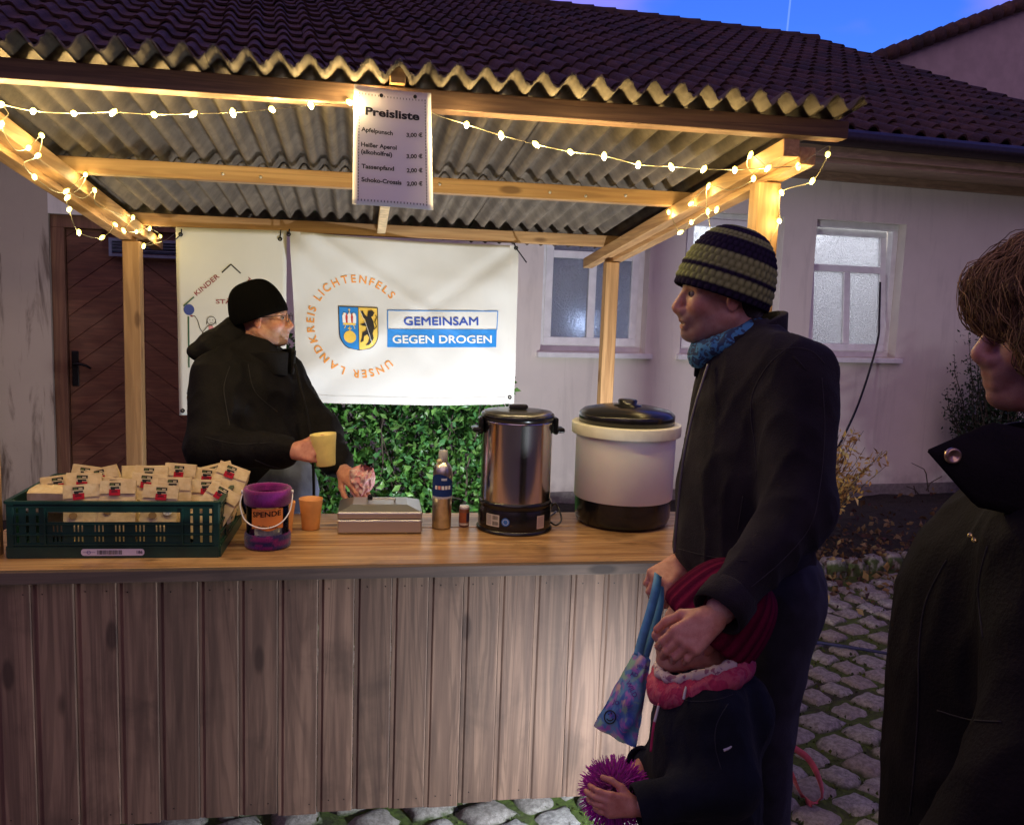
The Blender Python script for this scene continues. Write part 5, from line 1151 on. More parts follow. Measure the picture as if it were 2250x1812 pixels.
def vnormals(V, Fq):
    N = np.zeros_like(V); fn = np.cross(V[Fq[:, 2]]-V[Fq[:, 0]], V[Fq[:, 3]]-V[Fq[:, 1]])
    for k in range(4): np.add.at(N, Fq[:, k], fn)
    return N/np.maximum(np.linalg.norm(N, axis=1), 1e-9)[:, None]
def wrinkle(V, Fq, amp=.006, freq=9., seed=0., stretch=(1, 1, .55), crease=.6):
    N = vnormals(V, Fq); st = np.array(stretch); d = np.empty(len(V))
    for i, p in enumerate(V*freq*st+seed):
        a = mnoise.noise(p); b = 1-abs(mnoise.noise(p*1.9+np.array([3., 1., 7.]))); d[i] = a*.6+crease*(b*b*b-.45)
    return V+N*(d*amp)[:, None]
def np_obj(name, V, Fq, mat, parent, cols=None, smooth=True):
    off = root_loc(parent); me = bpy.data.meshes.new(name); V = np.asarray(V)-off
    me.vertices.add(len(V)); me.vertices.foreach_set('co', V.astype(np.float32).ravel()); Fq = np.asarray(Fq); m, q = Fq.shape
    me.loops.add(m*q); me.loops.foreach_set('vertex_index', Fq.astype(np.int32).ravel()); me.polygons.add(m); me.polygons.foreach_set('loop_start', np.arange(0, m*q, q, dtype=np.int32)); me.polygons.foreach_set('loop_total', np.full(m, q, np.int32))
    me.update(calc_edges=True); me.validate(); me.polygons.foreach_set('use_smooth', [smooth]*len(me.polygons))
    if cols is not None:
        ca = me.color_attributes.new('col', 'FLOAT_COLOR', 'POINT'); c4 = np.ones((len(V), 4), np.float32); c4[:, :3] = cols; ca.data.foreach_set('color', c4.ravel())
    if mat: me.materials.append(mat)
    return finish(name, me, parent)
def skin_mat():
    n = NT('skin'); a = n.n('Attribute', attribute_name='col'); v = n.coord(); c = n.mix(n.ramp(n.noise(v, 60, 4), .3, .75), a.outputs['Color'], n.mix(1., a.outputs['Color'], (.82, .66, .64), 'MULTIPLY')); c = n.mix(n.math('MULTIPLY', n.ramp(n.noise(v, 700, 3, .7), .45, .7), .3), c, (.16, .08, .06)); n.set(c, .52, Subsurface_Weight=.18, Subsurface_Scale=.02)
    n.b.inputs['Subsurface Radius'].default_value = (1., .35, .2); n.bump(n.noise(v, 420, 3), .25, .0015); return n.m
M_WOOL = attr_mat('wool_hat', .95, .7, 240, 0.); M_WOOL.node_tree.nodes['Principled BSDF'].inputs['Specular IOR Level'].default_value = .05
M_SKIN = skin_mat(); M_EYE = simple('eye_white', (.26, .21, .19), .15, var=.02); M_IRIS = simple('iris', (.03, .03, .035), .1)
def fabric(name, col, rough=.9, bs=300, bump=.5, sheen=.35, fold=None):
    n = NT(name); v = n.coord(rnd=False); n.set(n.mix(n.ramp(n.noise(v, 14, 5), .25, .75), tuple(q*.7 for q in col), tuple(q*1.25 for q in col)), rough); n.b.inputs['Specular IOR Level'].default_value = .12; n.b.inputs['Sheen Weight'].default_value = sheen; n.b.inputs['Sheen Roughness'].default_value = .5
    n.bump(n.math('ADD', n.noise(v, bs, 3), n.math('MULTIPLY', n.noise(v, 28, 3), 1.2)), bump, .004); return n.m
def frame_(fwd, pitch=0., roll=0.):
    f_ = nrm(fwd); l = nrm(np.cross((0, 0, 1.), f_)); u = np.cross(f_, l); c, s = math.cos(pitch), math.sin(pitch); f2_, u2 = f_*c-u*s, f_*s+u*c   # pitch>0 looks down
    c, s = math.cos(roll), math.sin(roll); return np.stack([f2_, l*c+u2*s, u2*c-l*s], 1)
FH = nrm(np.array([cf[0], cf[1], 0])); RH = nrm(np.array([cr[0], cr[1], 0])); UP = np.array([0, 0, 1.])
def head_sdf(S, O, R, sc=1., smile=True):
    def P(x, y, z): return O+R@(np.array([x, y, z])*sc)
    e = lambda c, r, k=.02, sub=False, RR=None: S.ell(P(*c), np.array(r)*sc, R if RR is None else R@RR, k*sc, sub)
    e((-.014, 0, .040), (.098, .076, .086)); e((.030, 0, .020), (.066, .064, .080)); e((.038, 0, -.040), (.056, .056, .072))
    for s in (-1, 1):
        S.cap(P(-.008, s*.052, -.048), P(.060, s*.022, -.098), .020*sc, .017*sc, .025*sc); e((.066, s*.036, -.026), (.024, .022, .020), .02)
        S.cap(P(.088, s*.012, .020), P(.074, s*.045, .016), .010*sc, .008*sc, .012*sc); S.ell(P(.099, s*.031, .001), np.array((.016, .017, .011))*sc, R, .008*sc, True)
        e((-.006, s*.075, -.006), (.017, .008, .032), .006, False, ry_(-.15)); S.cap(P(.104, s*.012, -.043), P(.098, s*.015, -.040), .0085*sc, .008*sc, .006*sc)
    S.cap(P(.090, 0, .014), P(.114, 0, -.034), .0085*sc, .0118*sc, .010*sc); S.cap(P(.110, 0, -.041), P(.100, 0, -.046), .009*sc, .010*sc, .008*sc)
    e((.076, 0, -.097), (.022, .020, .018), .02); e((.084, 0, -.060), (.020, .030, .024), .015)
    S.cap(P(.0945, -.016, -.0650), P(.0945, .016, -.0650), .0058*sc, None, .008*sc); S.cap(P(.0915, -.014, -.0800), P(.0915, .014, -.0800), .0068*sc, None, .008*sc)
    if smile: S.ell(P(.097, 0, -.0722), np.array((.010, .021, .0036))*sc, R, .003*sc, True)
    return P
def head_cols(V, O, R, sc, skin, stubble=None, brow=(.05, .03, .02), smile=True):
    L = ((V-O)@R)/sc; C_ = np.tile(np.array(skin), (len(V), 1))
    def blend(m, c): nonlocal C_; C_ = C_*(1-m[:, None])+np.array(c)*m[:, None]
    g = lambda x, y, z, r: np.clip(1.3-np.linalg.norm((L-np.array([x, y, z]))/np.array(r), axis=1), 0, 1)
    if stubble is not None: m = np.clip((L[:, 0]-.0)/.05, 0, 1)*np.clip((-.035-L[:, 2])/.02, 0, 1)*(L[:, 2] > -.13); blend(m*.75, stubble)
    red = tuple(q*w for q, w in zip(skin, (1.08, .62, .60))); blend(np.maximum(g(.115, 0, -.035, (.016, .016, .016)), np.maximum(g(.07, .045, -.03, (.03, .02, .025)), g(.07, -.045, -.03, (.03, .02, .025))))*.35, red)
    blend(np.maximum(g(-.006, .075, -.006, (.02, .014, .035)), g(-.006, -.075, -.006, (.02, .014, .035)))*.55, red)
    for s in (-1, 1): blend(g(.085, s*.030, .0215, (.02, .019, .0045)), brow)
    blend(np.maximum(g(.101, 0, -.0645, (.012, .021, .0042)), g(.099, 0, -.0805, (.012, .019, .0050)))*.8, (.36, .13, .11))
    if smile: blend(np.clip(g(.088, 0, -.0715, (.012, .017, .0036))*2, 0, 1), (.75, .72, .66))
    return C_
def hand_sdf(S, W, d, n_, thumb, curl=.5, sc=1., spread=.10, tcurl=.5):
    """wrist W, finger direction d, back-of-hand normal n_, thumb side (vector)"""
    d = nrm(d); n_ = np.asarray(n_, float); n_ = nrm(n_-d*(n_@d)); s = np.cross(d, n_); s = s if s@np.asarray(thumb) > 0 else -s
    S.cap(W-d*.075*sc, W+d*.012*sc, .028*sc, .024*sc, .015*sc)
    for i, (off, L1, fl, r) in enumerate(((.030, .088, .076, .0092), (.010, .092, .084, .0095), (-.010, .088, .078, .0090), (-.029, .080, .060, .0080))):
        b = W+s*off*.55*sc+d*.008*sc; kn = W+d*L1*sc+s*off*sc+n_*(.006-.00012*abs(i-1.5))*sc; S.cap(b, kn, .0150*sc, .0122*sc, .012*sc)
        a = curl*(1+.06*i); dirv = nrm(d+s*(off/.03)*spread*.5); p = kn; ang = 0.
        for j, (fr, st) in enumerate(((.45, .75), (.31, 1.), (.24, .7))):
            ang += a*st; q = dirv*math.cos(ang)-n_*math.sin(ang); e = p+q*fl*fr*1.08*sc; S.cap(p, e, r*sc*(1.08-.07*j), r*sc*(1.0-.08*j), .0045*sc); p = e
    p = W+s*.022*sc+d*.018*sc-n_*.008*sc; ang = .0
    for j, (L_, r) in enumerate(((.042, .0145), (.036, .0112), (.028, .0098))):
        q = nrm(d*(.72+.25*j*tcurl)+s*(.62-.42*j*tcurl)-n_*(.22+.20*j*tcurl)); e = p+q*L_*sc; S.cap(p, e, r*sc, r*sc*.9, .006*sc if j else .014*sc); p = e
    return S
SKIN_RES = .0030
def merge(parts):
    V = []; Fq = []; C_ = []; n_ = 0
    for v, f_, c in parts: V.append(v); Fq.append(f_+n_); C_.append(c); n_ += len(v)
    return np.concatenate(V), np.concatenate(Fq), np.concatenate(C_)
def body_obj(parent, skin, head, hands, inner):
    """head=(O,R,sc,kwargs), hands=[SDF], inner=SDF of the clothed limbs joining them"""
    O, R, sc, kw = head; S = SDF(.02); P = head_sdf(S, O, R, sc, kw.get('smile', True)); S.cap(P(-.024, 0, -.06), kw['neck'], .056*sc, .058*sc, .03*sc)
    v, f_ = S.mesh(SKIN_RES); parts = [(v, f_, head_cols(v, O, R, sc, skin, kw.get('stubble'), kw.get('brow', (.05, .03, .02)), kw.get('smile', True)))]
    for h in hands:
        v, f_ = h.mesh(SKIN_RES); N = vnormals(v, f_); parts.append((v, f_, np.tile(np.array(skin)*np.array((1.0, .86, .84)), (len(v), 1))))
    v, f_ = inner.mesh(.012); parts.append((v, f_, np.tile(np.array(skin), (len(v), 1))))
    b = np_obj('body', *merge(parts)[:2], M_SKIN, parent, merge(parts)[2])
    for s in (-1, 1):
        e = MB(); e.lathe([(.0105*sc*math.sin(a)+1e-5, .0105*sc*math.cos(a)) for a in np.linspace(0, math.pi, 9)], 14, P(.0815, s*.0305, .000), caps=False); eb = e.build('eye', M_EYE, parent, smooth=True)
        e = MB(); e.ellc = None; e.lathe([(.0062*sc*math.sin(a)+1e-5, .0062*sc*math.cos(a)) for a in np.linspace(0, math.pi, 7)], 10, P(.0885, s*.0305, .000), caps=False); e.build('iris', M_IRIS, eb, smooth=True)
    return b, P
from mathutils.bvhtree import BVHTree
def seams(o, paths, mat, r=.0012):
    me = o.data; off = root_loc(o); bv = BVHTree.FromPolygons([tuple(np.array(v_.co)+off) for v_ in me.vertices], [tuple(p.vertices) for p in me.polygons])
    for pts in paths:
        P = []
        for x, y in [q[:2] for q in smooth_path([np.array([a, b, 0.]) for a, b in pts], 6)]:
            d = ray(x, y); h = bv.ray_cast(Vector(CAM), Vector(nrm(d)))
            if h[0] is not None: P.append(np.array(h[0])+np.array(h[1])*r*.35)
        if len(P) > 2: m = MB(); m.tube(P, r, 5); m.build('seam', mat, o, smooth=True)
def shell(S, res, name, mat, parent, amp=.005, freq=9., seed=0., cols=None, **k):
    v, f_ = S.mesh(res); v = wrinkle(v, f_, amp, freq, seed, **k) if amp else v
    return np_obj(name, v, f_, mat, parent, cols(v) if cols else None)
def beanie(parent, O, R, prof, mat, colfn, n=96, rib=0., stitch=0., name='hat', rx=1., ry=.86):
    """prof: (radius, height) rim to crown along R's third axis; colfn(t)->rgb"""
    m = MB(); V = []; C_ = []; M_ = len(prof)
    for j, (ra, z) in enumerate(prof):
        for k in range(n):
            a = 2*math.pi*k/n; d = 0.
            if rib: d = rib*(.5+.5*math.cos(a*n/4))
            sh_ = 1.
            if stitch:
                ph = (k+2*((j//3) % 2)) % 4; rw = (.3, 1., .75)[j % 3]; d = stitch*((-.7, .5, 1., .5)[ph]*rw)*min(1, ra/.05); sh_ = (.55, .9, 1.05, .9)[ph]*(.72, 1., .95)[j % 3]  # gaps between stitches darkened: crease shade painted into the vertex colour
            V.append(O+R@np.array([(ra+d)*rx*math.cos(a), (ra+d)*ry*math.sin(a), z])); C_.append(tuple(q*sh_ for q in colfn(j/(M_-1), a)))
    for q, c in zip(V, C_): m.v.append(tuple(q)); m.c.append(c)
    m.f += [(j*n+k, j*n+(k+1) % n, (j+1)*n+(k+1) % n, (j+1)*n+k) for j in range(M_-1) for k in range(n)]
    return m.build(name, mat, parent, smooth=True, solid=.004)
def collar(parent, name, mat, O, R, rx, ry, h0, h1, flare=.0, gap=.35, seed=0, th=.012, dip=0.):
    """upright collar: ellipse round O, open by gap radians at the front (+x)"""
    m = MB()
    def fn(u, v):
        a = gap/2+(2*math.pi-gap)*u; fr = .5+.5*math.cos(a); hh = h0+(h1-h0)*v-dip*fr*v
        k = 1+flare*v+.03*mnoise.noise((math.cos(a)*2, math.sin(a)*2, v*2+seed)); return O+R@np.array([rx*k*math.cos(a), ry*k*math.sin(a), hh+.006*mnoise.noise((math.cos(a)*1.5, math.sin(a)*1.5, seed+5))])
    m.grid(fn, 48, 7); return m.build(name, mat, parent, smooth=True, solid=th, bevel=.003)
def shoe(parent, p, fwd, mat, sc=1.):
    S = SDF(.03); R = frame_(fwd); q = lambda x, y, z: p+R@(np.array([x, y, z])*sc); S.cap(q(-.03, 0, .05), q(.14, .0, .035), .045*sc, .038*sc); S.ell(q(.05, 0, .02), np.array((.15, .05, .022))*sc, R); S.cap(q(-.02, 0, .06), q(-.02, 0, .12), .048*sc)
    return shell(S, .009, 'shoe', mat, parent, 0)
# ------------------------------------------------------------------ man in the striped crochet hat
def man():
    D = 2.12; fwd = -RH*math.cos(.12)-FH*math.sin(.12); B = frame_(fwd); J = PD
    feetL = J(1700, 1600, 2.05); man_ = T('person', (feetL[0], feetL[1], .02), 'person in dark fleece jacket and green striped crochet hat beside the counter', 'person')
    H = frame_(-RH*math.cos(.02)-FH*math.sin(.02), -.02); O = J(1590, 650, D); sc = .97
    neck = J(1635, 752, D+.01)
    sl, el, wl = J(1752, 822, 1.945), J(1758, 1118, 1.87), J(1582, 1340, 1.735); sr, er, wr = J(1668, 806, 2.30), J(1600, 1090, 2.36), J(1510, 1240, 2.22)
    hl = SDF(.01); hand_sdf(hl, wl+nrm(wl-el)*.018, J(1485, 1420, 1.715)-J(1560, 1358, 1.735), -FH*.85+UP*.35-RH*.30, UP-RH*.6, .70, .90, .05, .7)
    hr = SDF(.01); hand_sdf(hr, J(1494, 1236, 2.18), J(1440, 1282, 2.12)-J(1492, 1236, 2.18), -FH*.6+UP*.6-RH*.35, -FH-RH*.3-UP*.2, 1.0, .98, .03, .9)
    hip, chest = J(1672, 1285, D+.02), J(1650, 900, D+.01)
    inn = SDF(.03); inn.cap(chest, hip, .10, .09); inn.cap(neck, chest, .05, .10); inn.chain([sl, el, wl], [.045, .04, .03]); inn.chain([sr, er, wr], [.045, .04, .03]); inn.cap(sl, sr, .05)
    body_obj(man_, (.60, .335, .26), (O, H, sc, dict(neck=neck, stubble=(.26, .17, .15), brow=(.07, .045, .03), smile=True)), [hl, hr], inn)
    M_FL = fabric('dark_fleece', (.019, .016, .020), .95, 380, .6, .06)
    S = SDF(.045); S.ell(J(1655, 905, D+.01), (.138, .205, .22), B); S.ell(J(1636, 1070, D+.01), (.152, .195, .22), B); S.ell(J(1637, 1195, D+.02), (.160, .19, .115), B)
    S.cap(J(1704, 806, 2.0), J(1668, 802, 2.26), .070, None, .04); S.cap(J(1650, 800, D), J(1655, 870, D), .06, .12, .04)
    S.chain([sl, el], [.083, .070]); S.chain([el, wl-nrm(wl-el)*.05], [.070, .054]); S.chain([sr, er, wr-nrm(wr-er)*.05], [.078, .066, .05])
    jk = shell(S, .0085, 'jacket', M_FL, man_, .013, 7.5, 2.)
    # yoke seam, zip and cuff
    z = MB(); z.tube(smooth_path([J(1556, 800, 2.055), J(1540, 850, 2.035), J(1522, 911, 2.03), J(1503, 1000, 2.02), J(1492, 1090, 2.02), J(1485, 1170, 2.02), J(1482, 1215, 2.02)], 6), .0035, 6); z.build('zip', simple('zip_metal', (.12, .11, .12), .4, .6), jk, smooth=True)
    d = nrm(wl-el); A = np.stack([nrm(np.cross(d, UP)), np.cross(d, nrm(np.cross(d, UP))), d], 1); c = MB(); c.lathe([(.050, -.05), (.0545, -.045), (.0555, -.01), (.0535, .012), (.048, .010), (.046, -.03)], 28, wl, A, caps=False); c.build('cuff', M_FL, jk, smooth=True)
    collar(jk, 'collar', M_FL, J(1628, 768, D+.01), frame_(fwd, .0), .098, .094, -.07, .098, -.04, .45, 3, .018, .085)
    M_SEAM = simple('seam_fabric', (.028, .024, .028), .9); seams(jk, [[(1741, 756), (1690, 800), (1655, 860), (1650, 915), (1658, 975), (1662, 1040)], [(1704, 770), (1750, 764), (1787, 774), (1812, 800)], [(1632, 1090), (1626, 1130), (1620, 1165)], [(1806, 830), (1812, 950), (1800, 1080), (1778, 1160), (1720, 1230), (1650, 1290)], [(1490, 1205), (1560, 1222), (1640, 1232)]], M_SEAM)
    st = MB(); st.tube(smooth_path([J(1700, 738, 1.985), J(1716, 762, 1.93), J(1745, 785, 1.88), J(1772, 815, 1.868)], 5), .0028, 5)
    st.build('shoulder_seam', M_FL, jk, smooth=True)
    M_GA = NT('gaiter'); n = M_GA; v = n.coord(rnd=False); w_ = n.noise(v, 38, 2, .5, 2.5); n.set(n.mix(n.ramp(w_, .48, .53), (.05, .22, .42), (.02, .05, .12)), .8); M_GA = n.m
    S = SDF(.02); O2 = J(1606, 752, D)
    for k in range(16):
        a, b = 2*math.pi*k/16, 2*math.pi*(k+1)/16; q = lambda a: O2+B@np.array([.066*math.cos(a)+.004, .062*math.sin(a), .004-.030*math.cos(a)+.010*abs(math.sin(a))])
        S.cap(q(a), q(b), .022, None, .012)
    S.ell(O2+B@np.array([.076, 0, -.036]), (.024, .034, .030), B); shell(S, .006, 'neck_gaiter', M_GA, man_, .006, 26., 4.)
    # crochet beanie
    pr = [(.1100, 0), (.1120, .004), (.1130, .010)]
    for k in range(1, 40): t = k/40; ang_ = t*math.pi/2; pr.append((.1140*math.cos(ang_)**.72+.0004, .012+.158*math.sin(ang_)**1.08))
    pr.append((.0006, .1715))
    GR, DK = (.33, .36, .15), (.032, .024, .052)
    def col(t, a):
        for lo, hi in ((.075, .20), (.245, .42), (.60, .70), (.83, 2)):
            if lo <= t < hi: return GR
        return DK
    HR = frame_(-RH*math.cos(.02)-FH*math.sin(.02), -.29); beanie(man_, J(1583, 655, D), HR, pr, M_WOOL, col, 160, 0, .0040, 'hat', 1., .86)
    S = SDF(.02); S.ell(J(1640, 650, D+.0), (.05, .068, .07), H); shell(S, .006, 'hair', fabric('dark_hair', (.02, .015, .012), .7), man_, .004, 40)
    # jeans
    M_JEAN = fabric('dark_jeans', (.030, .030, .042), .85, 500, .5, .1)
    S = SDF(.04); S.ell(J(1680, 1285, D+.02), (.130, .178, .13), B)
    kl, kr = J(1672, 1600, 2.03), J(1610, 1600, 2.24); al = np.array([kl[0]+.06, kl[1]+.02, .09]); ar = np.array([kr[0]+.03, kr[1]+.03, .09])
    S.chain([J(1712, 1330, 2.03), kl, al], [.098, .070, .056], .03); S.chain([J(1660, 1330, 2.22), kr, ar], [.098, .070, .056], .03)
    jn = shell(S, .0085, 'jeans', M_JEAN, man_, .008, 9., 11.)
    pk = MB()
    def pkf(u, v): return J(1756+52*u-22*v, 1342+8*u+92*v, 1.950+.060*u*u+.004)
    for a, b in (((0, 0), (1, 0)), ((0, 0), (0, .9)), ((0, .9), (.4, 1.)), ((.4, 1.), (.9, .85)), ((1, 0), (.9, .85))): pk.tube([pkf(*(np.array(a)*(1-t)+np.array(b)*t)) for t in np.linspace(0, 1, 6)], .0022, 5)
    pk.build('back_pocket', simple('seam_thread', (.06, .055, .06), .8), jn, smooth=True)
    M_SHOE = simple('dark_leather', (.02, .016, .014), .5)
    shoe(man_, np.array([al[0]-.02, al[1], .015]), fwd, M_SHOE); shoe(man_, np.array([ar[0]-.02, ar[1], .015]), fwd, M_SHOE)
man()
# ------------------------------------------------------------------ child
def child():
    D = 1.86; fwd = -RH*math.cos(.1)-FH*math.sin(.1); B = frame_(fwd); J = PD
    ft = J(1540, 1640, D); ch = T('person', (ft[0], ft[1], .02), 'small child in maroon knitted hat and navy jacket holding a pompom', 'person')
    H = frame_(-RH*math.cos(.05)-FH*math.sin(.05), -.18); O = J(1540, 1385, D); sc = .80; neck = J(1560, 1470, D)
    sl, el, wl = J(1568, 1575, 1.775), J(1602, 1722, 1.735), J(1408, 1770, 1.715); sr, er, wr = J(1530, 1570, 1.96), J(1520, 1690, 1.99), J(1412, 1685, 1.90)
    hl = SDF(.008); hand_sdf(hl, wl+nrm(wl-el)*.012, J(1340, 1762, 1.705)-J(1400, 1770, 1.715), -FH*.9+UP*.2-RH*.1, UP, .55, .62, .08, .6)
    hr = SDF(.008); hand_sdf(hr, wr+nrm(wr-er)*.010, J(1362, 1722, 1.86)-J(1400, 1685, 1.89), UP*.7-RH*.5, -FH, .55, .62, .08, .6)
    inn = SDF(.03); inn.cap(neck, J(1545, 1700, D+.01), .05, .06); inn.chain([sl, el, wl], [.03, .028, .02]); inn.chain([sr, er, wr], [.03, .028, .02])
    body_obj(ch, (.56, .30, .23), (O, H, sc, dict(neck=neck, smile=False, brow=(.2, .12, .07))), [hl, hr], inn)
    M_NJ = fabric('navy_softshell', (.008, .010, .018), .85, 260, .4, .04)
    S = SDF(.035); S.ell(J(1545, 1610, D), (.108, .135, .13), B); S.ell(J(1545, 1740, D), (.118, .140, .17), B); S.cap(J(1565, 1545, 1.80), J(1540, 1545, 1.93), .052); S.ell(J(1550, 1510, D), (.075, .085, .06), B)
    S.chain([sl, el], [.060, .054]); S.chain([el, wl-nrm(wl-el)*.035], [.054, .042]); S.chain([sr, er, wr-nrm(wr-er)*.03], [.058, .052, .04]); S.ell(J(1640, 1560, D+.02), (.050, .095, .075), B, .03)
    S.ell(J(1560, 1860, D+.01), (.12, .14, .10), B)
    jk = shell(S, .007, 'jacket', M_NJ, ch, .006, 12., 5.)
    seams(jk, [[(1600, 1545), (1575, 1590), (1572, 1640), (1585, 1690)], [(1480, 1530), (1520, 1540), (1570, 1538), (1610, 1525)]], simple('jacket_seam', (.014, .016, .026), .8), .0011)
    M_REF = simple('reflective_piping', (.45, .45, .5), .35); M_PZ = simple('pink_zip', (.45, .03, .12), .5)
    for pts, mt, nm in (([(1590, 1648, 1.70), (1605, 1640, 1.705), (1617, 1620, 1.72), (1620, 1606, 1.735)], M_REF, 'piping'), ([(1508, 1508, 1.775), (1505, 1520, 1.765), (1502, 1536, 1.76)], M_REF, 'piping'), ([(1448, 1545, 1.80), (1440, 1575, 1.795), (1434, 1610, 1.795), (1430, 1650, 1.80)], M_PZ, 'zip'), ([(1447, 1550, 1.775), (1442, 1570, 1.768), (1438, 1585, 1.765)], M_REF, 'piping')):
        m = MB(); m.tube(smooth_path([J(*p) for p in pts], 5), .0028, 6); m.build(nm, mt, jk, smooth=True)
    for w_, e_ in ((wl, el), (wr, er)):
        d = nrm(w_-e_); x = nrm(np.cross(d, UP)); c = MB(); c.lathe([(.040, -.035), (.044, -.03), (.044, .004), (.042, .010), (.037, .008), (.036, -.02)], 24, w_, np.stack([x, np.cross(d, x), d], 1), caps=False); c.build('cuff', M_NJ, jk, smooth=True)
    # snood
    M_SN = NT('pink_snood'); n = M_SN; v = n.coord(rnd=False); n.set(n.mix(n.ramp(n.noise(v, 30, 3, .5, 2.), .46, .54), (.42, .03, .10), (.50, .09, .15)), .9); n.bump(n.noise(n.coord(rnd=False, scale=(1, 1, .3)), 130, 2), .8, .006); M_SN = n.m
    S = SDF(.02); O2 = J(1535, 1470, D)
    for k in range(16):
        q = lambda a: O2+B@np.array([.082*math.cos(a)-.005, .080*math.sin(a), -.012-.036*math.cos(a)+.016*math.sin(a)**2]); S.cap(q(2*math.pi*k/16), q(2*math.pi*(k+1)/16), .026, None, .015)
    shell(S, .006, 'snood', M_SN, ch, .005, 18., 8.)
    M_SW = NT('snood_lining'); n = M_SW; v = n.coord(rnd=False); n.set(n.mix(n.ramp(n.noise(v, 60, 3), .55, .60), (.62, .52, .52), (.3, .14, .22)), .9); M_SW = n.m
    S = SDF(.012)
    for k in range(16):
        q = lambda a: O2+B@np.array([.086*math.cos(a)-.004, .084*math.sin(a), .020-.028*math.cos(a)+.012*math.sin(a)**2]); S.cap(q(2*math.pi*k/16), q(2*math.pi*(k+1)/16), .0095, None, .008)
    shell(S, .005, 'snood_lining', M_SW, ch, .005, 30., 2.)
    # slouchy ribbed hat
    pr = [(.094, 0), (.098, .006)]
    for k in range(1, 26): t = k/26; a = t*math.pi/2; pr.append((.1010*math.cos(a)**.55+.001, .008+.150*math.sin(a)**1.15))
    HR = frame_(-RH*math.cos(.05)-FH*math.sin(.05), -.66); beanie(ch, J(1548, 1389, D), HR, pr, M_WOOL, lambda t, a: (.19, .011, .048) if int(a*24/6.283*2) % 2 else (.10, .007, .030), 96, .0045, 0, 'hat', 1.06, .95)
    # trousers and boots
    S = SDF(.03); g = lambda p, z: np.array([p[0], p[1], z]); pl_, pr_ = J(1560, 1880, 1.80), J(1545, 1880, 1.93)
    S.chain([g(pl_, .44), g(pl_, .25), g(pl_, .06)], [.075, .06, .05]); S.chain([g(pr_, .44), g(pr_, .25), g(pr_, .06)], [.075, .06, .05]); shell(S, .009, 'trousers', M_NJ, ch, .005, 12.)
    for p in (pl_, pr_): shoe(ch, g(p, .012), fwd, simple('boot', (.03, .02, .03), .6), .72)
child()
# ------------------------------------------------------------------ pompom, tote bag
pc = PD(1350, 1742, 1.80); r_ = random.Random(17); m = MB()
for k in range(1500):
    d = nrm([r_.gauss(0, 1), r_.gauss(0, 1), r_.gauss(0, 1)]); L_ = r_.uniform(.054, .076); b = nrm(d+np.array([r_.gauss(0, .22) for _ in range(3)])+np.array([0, 0, -.12])); p0 = pc+d*.012; p1 = pc+d*L_*.6; p2 = p1+b*L_*.45; sh_ = r_.uniform(.6, 1.3)
    m.tube([p0, p1, p2], [.0022, .002, .0009], 4, caps=False, col=(.46*sh_, .014*sh_, .40*sh_))
o = m.build('pompom', attr_mat('pompom_yarn', .8, .1, 300, .2, .1), None, smooth=True, loc=pc); tag(o, 'fluffy purple rubber strand pompom held in the child\'s hands', 'pompom')
tc_ = [PD(1397, 1425, 1.99), PD(1430, 1450, 1.96), PD(1398, 1641, 1.96), PD(1304, 1594, 2.0)]
tote = T('tote_bag', tc_[2], 'small colourful tie dye tote bag with smiley hanging by blue straps', 'bag')
def totf(u, v, side=1):
    p = (tc_[0]*(1-u)+tc_[1]*u)*(1-v)+(tc_[3]*(1-u)+tc_[2]*u)*v; b = math.sin(math.pi*u)**.7*(.25+.75*math.sin(math.pi*min(1, v*.9+.06)))*.030
    return p-FH*side*b+FH*.004*side*mnoise.noise((u*4, v*5, side))*3
def tiedye():
    n = NT('tie_dye'); v = n.coord(rnd=False); a = n.noise(v, 9, 4, .6, 1.5); b = n.noise(v, 14, 4, .6, 2.); c = n.mix(n.ramp(a, .36, .6), (.05, .12, .48), (.16, .42, .58)); c = n.mix(n.ramp(b, .46, .60), c, (.42, .16, .52)); c = n.mix(n.ramp(n.noise(v, 17, 3, .5, 1.), .52, .64), c, (.68, .46, .44)); c = n.mix(n.ramp(n.noise(v, 21, 3, .5, 1.), .54, .64), c, (.30, .55, .38)); n.set(c, .5); n.bump(n.noise(v, 30, 3), .4, .006); return n.m
m = MB(); m.grid(lambda u, v: totf(u, v, 1), 12, 20); m.grid(lambda u, v: totf(u, v, -1), 12, 20); m.build('bag_body', tiedye(), tote, smooth=True)
m = MB(); tf = lambda x, y: totf(x, y, 1)-FH*.003
q = solve(lambda u, v: totf(u, v, 1), 1340, 1573)
a_ = lambda X, Y: solve(lambda u, v: totf(u, v, 1), X, Y)
ring = [a_(1340+12.6*math.cos(t), 1573+14.5*math.sin(t)) for t in np.linspace(0, 6.283, 19)]; m.tube([tf(*p) for p in ring], .0013, 5)
m.tube([tf(*a_(1340+7.5*math.cos(t), 1574+7*math.sin(t))) for t in np.linspace(.35, 2.8, 9)], .0011, 5)
m.tube([tf(*a_(1343, 1562)), tf(*a_(1343, 1567))], .0013, 5); m.tube([tf(*a_(1336, 1566)), tf(*a_(1338, 1567))], .0011, 5); m.build('smiley', C['black'], tote)
m = MB()
for txt, X, Y, rt_, h_ in (('WILD', 1374, 1497, 1.1, 11), ('WILD', 1398, 1464, .15, 7), ('AD', 1384, 1482, .2, 9), ('JO', 1346, 1543, .35, 9)):
    V, Fc = text_mesh(txt, .02); V = V/.72*h_; c_, s_ = math.cos(rt_), math.sin(rt_); m.add([tf(*a_(X+c_*x+s_*y, Y-s_*x*-1*-1-c_*y if False else Y+(-s_*x*-1)-c_*y)) for x, y in V], Fc)
m.build('print_lettering', simple('purple_print', (.10, .03, .28), .5), tote)
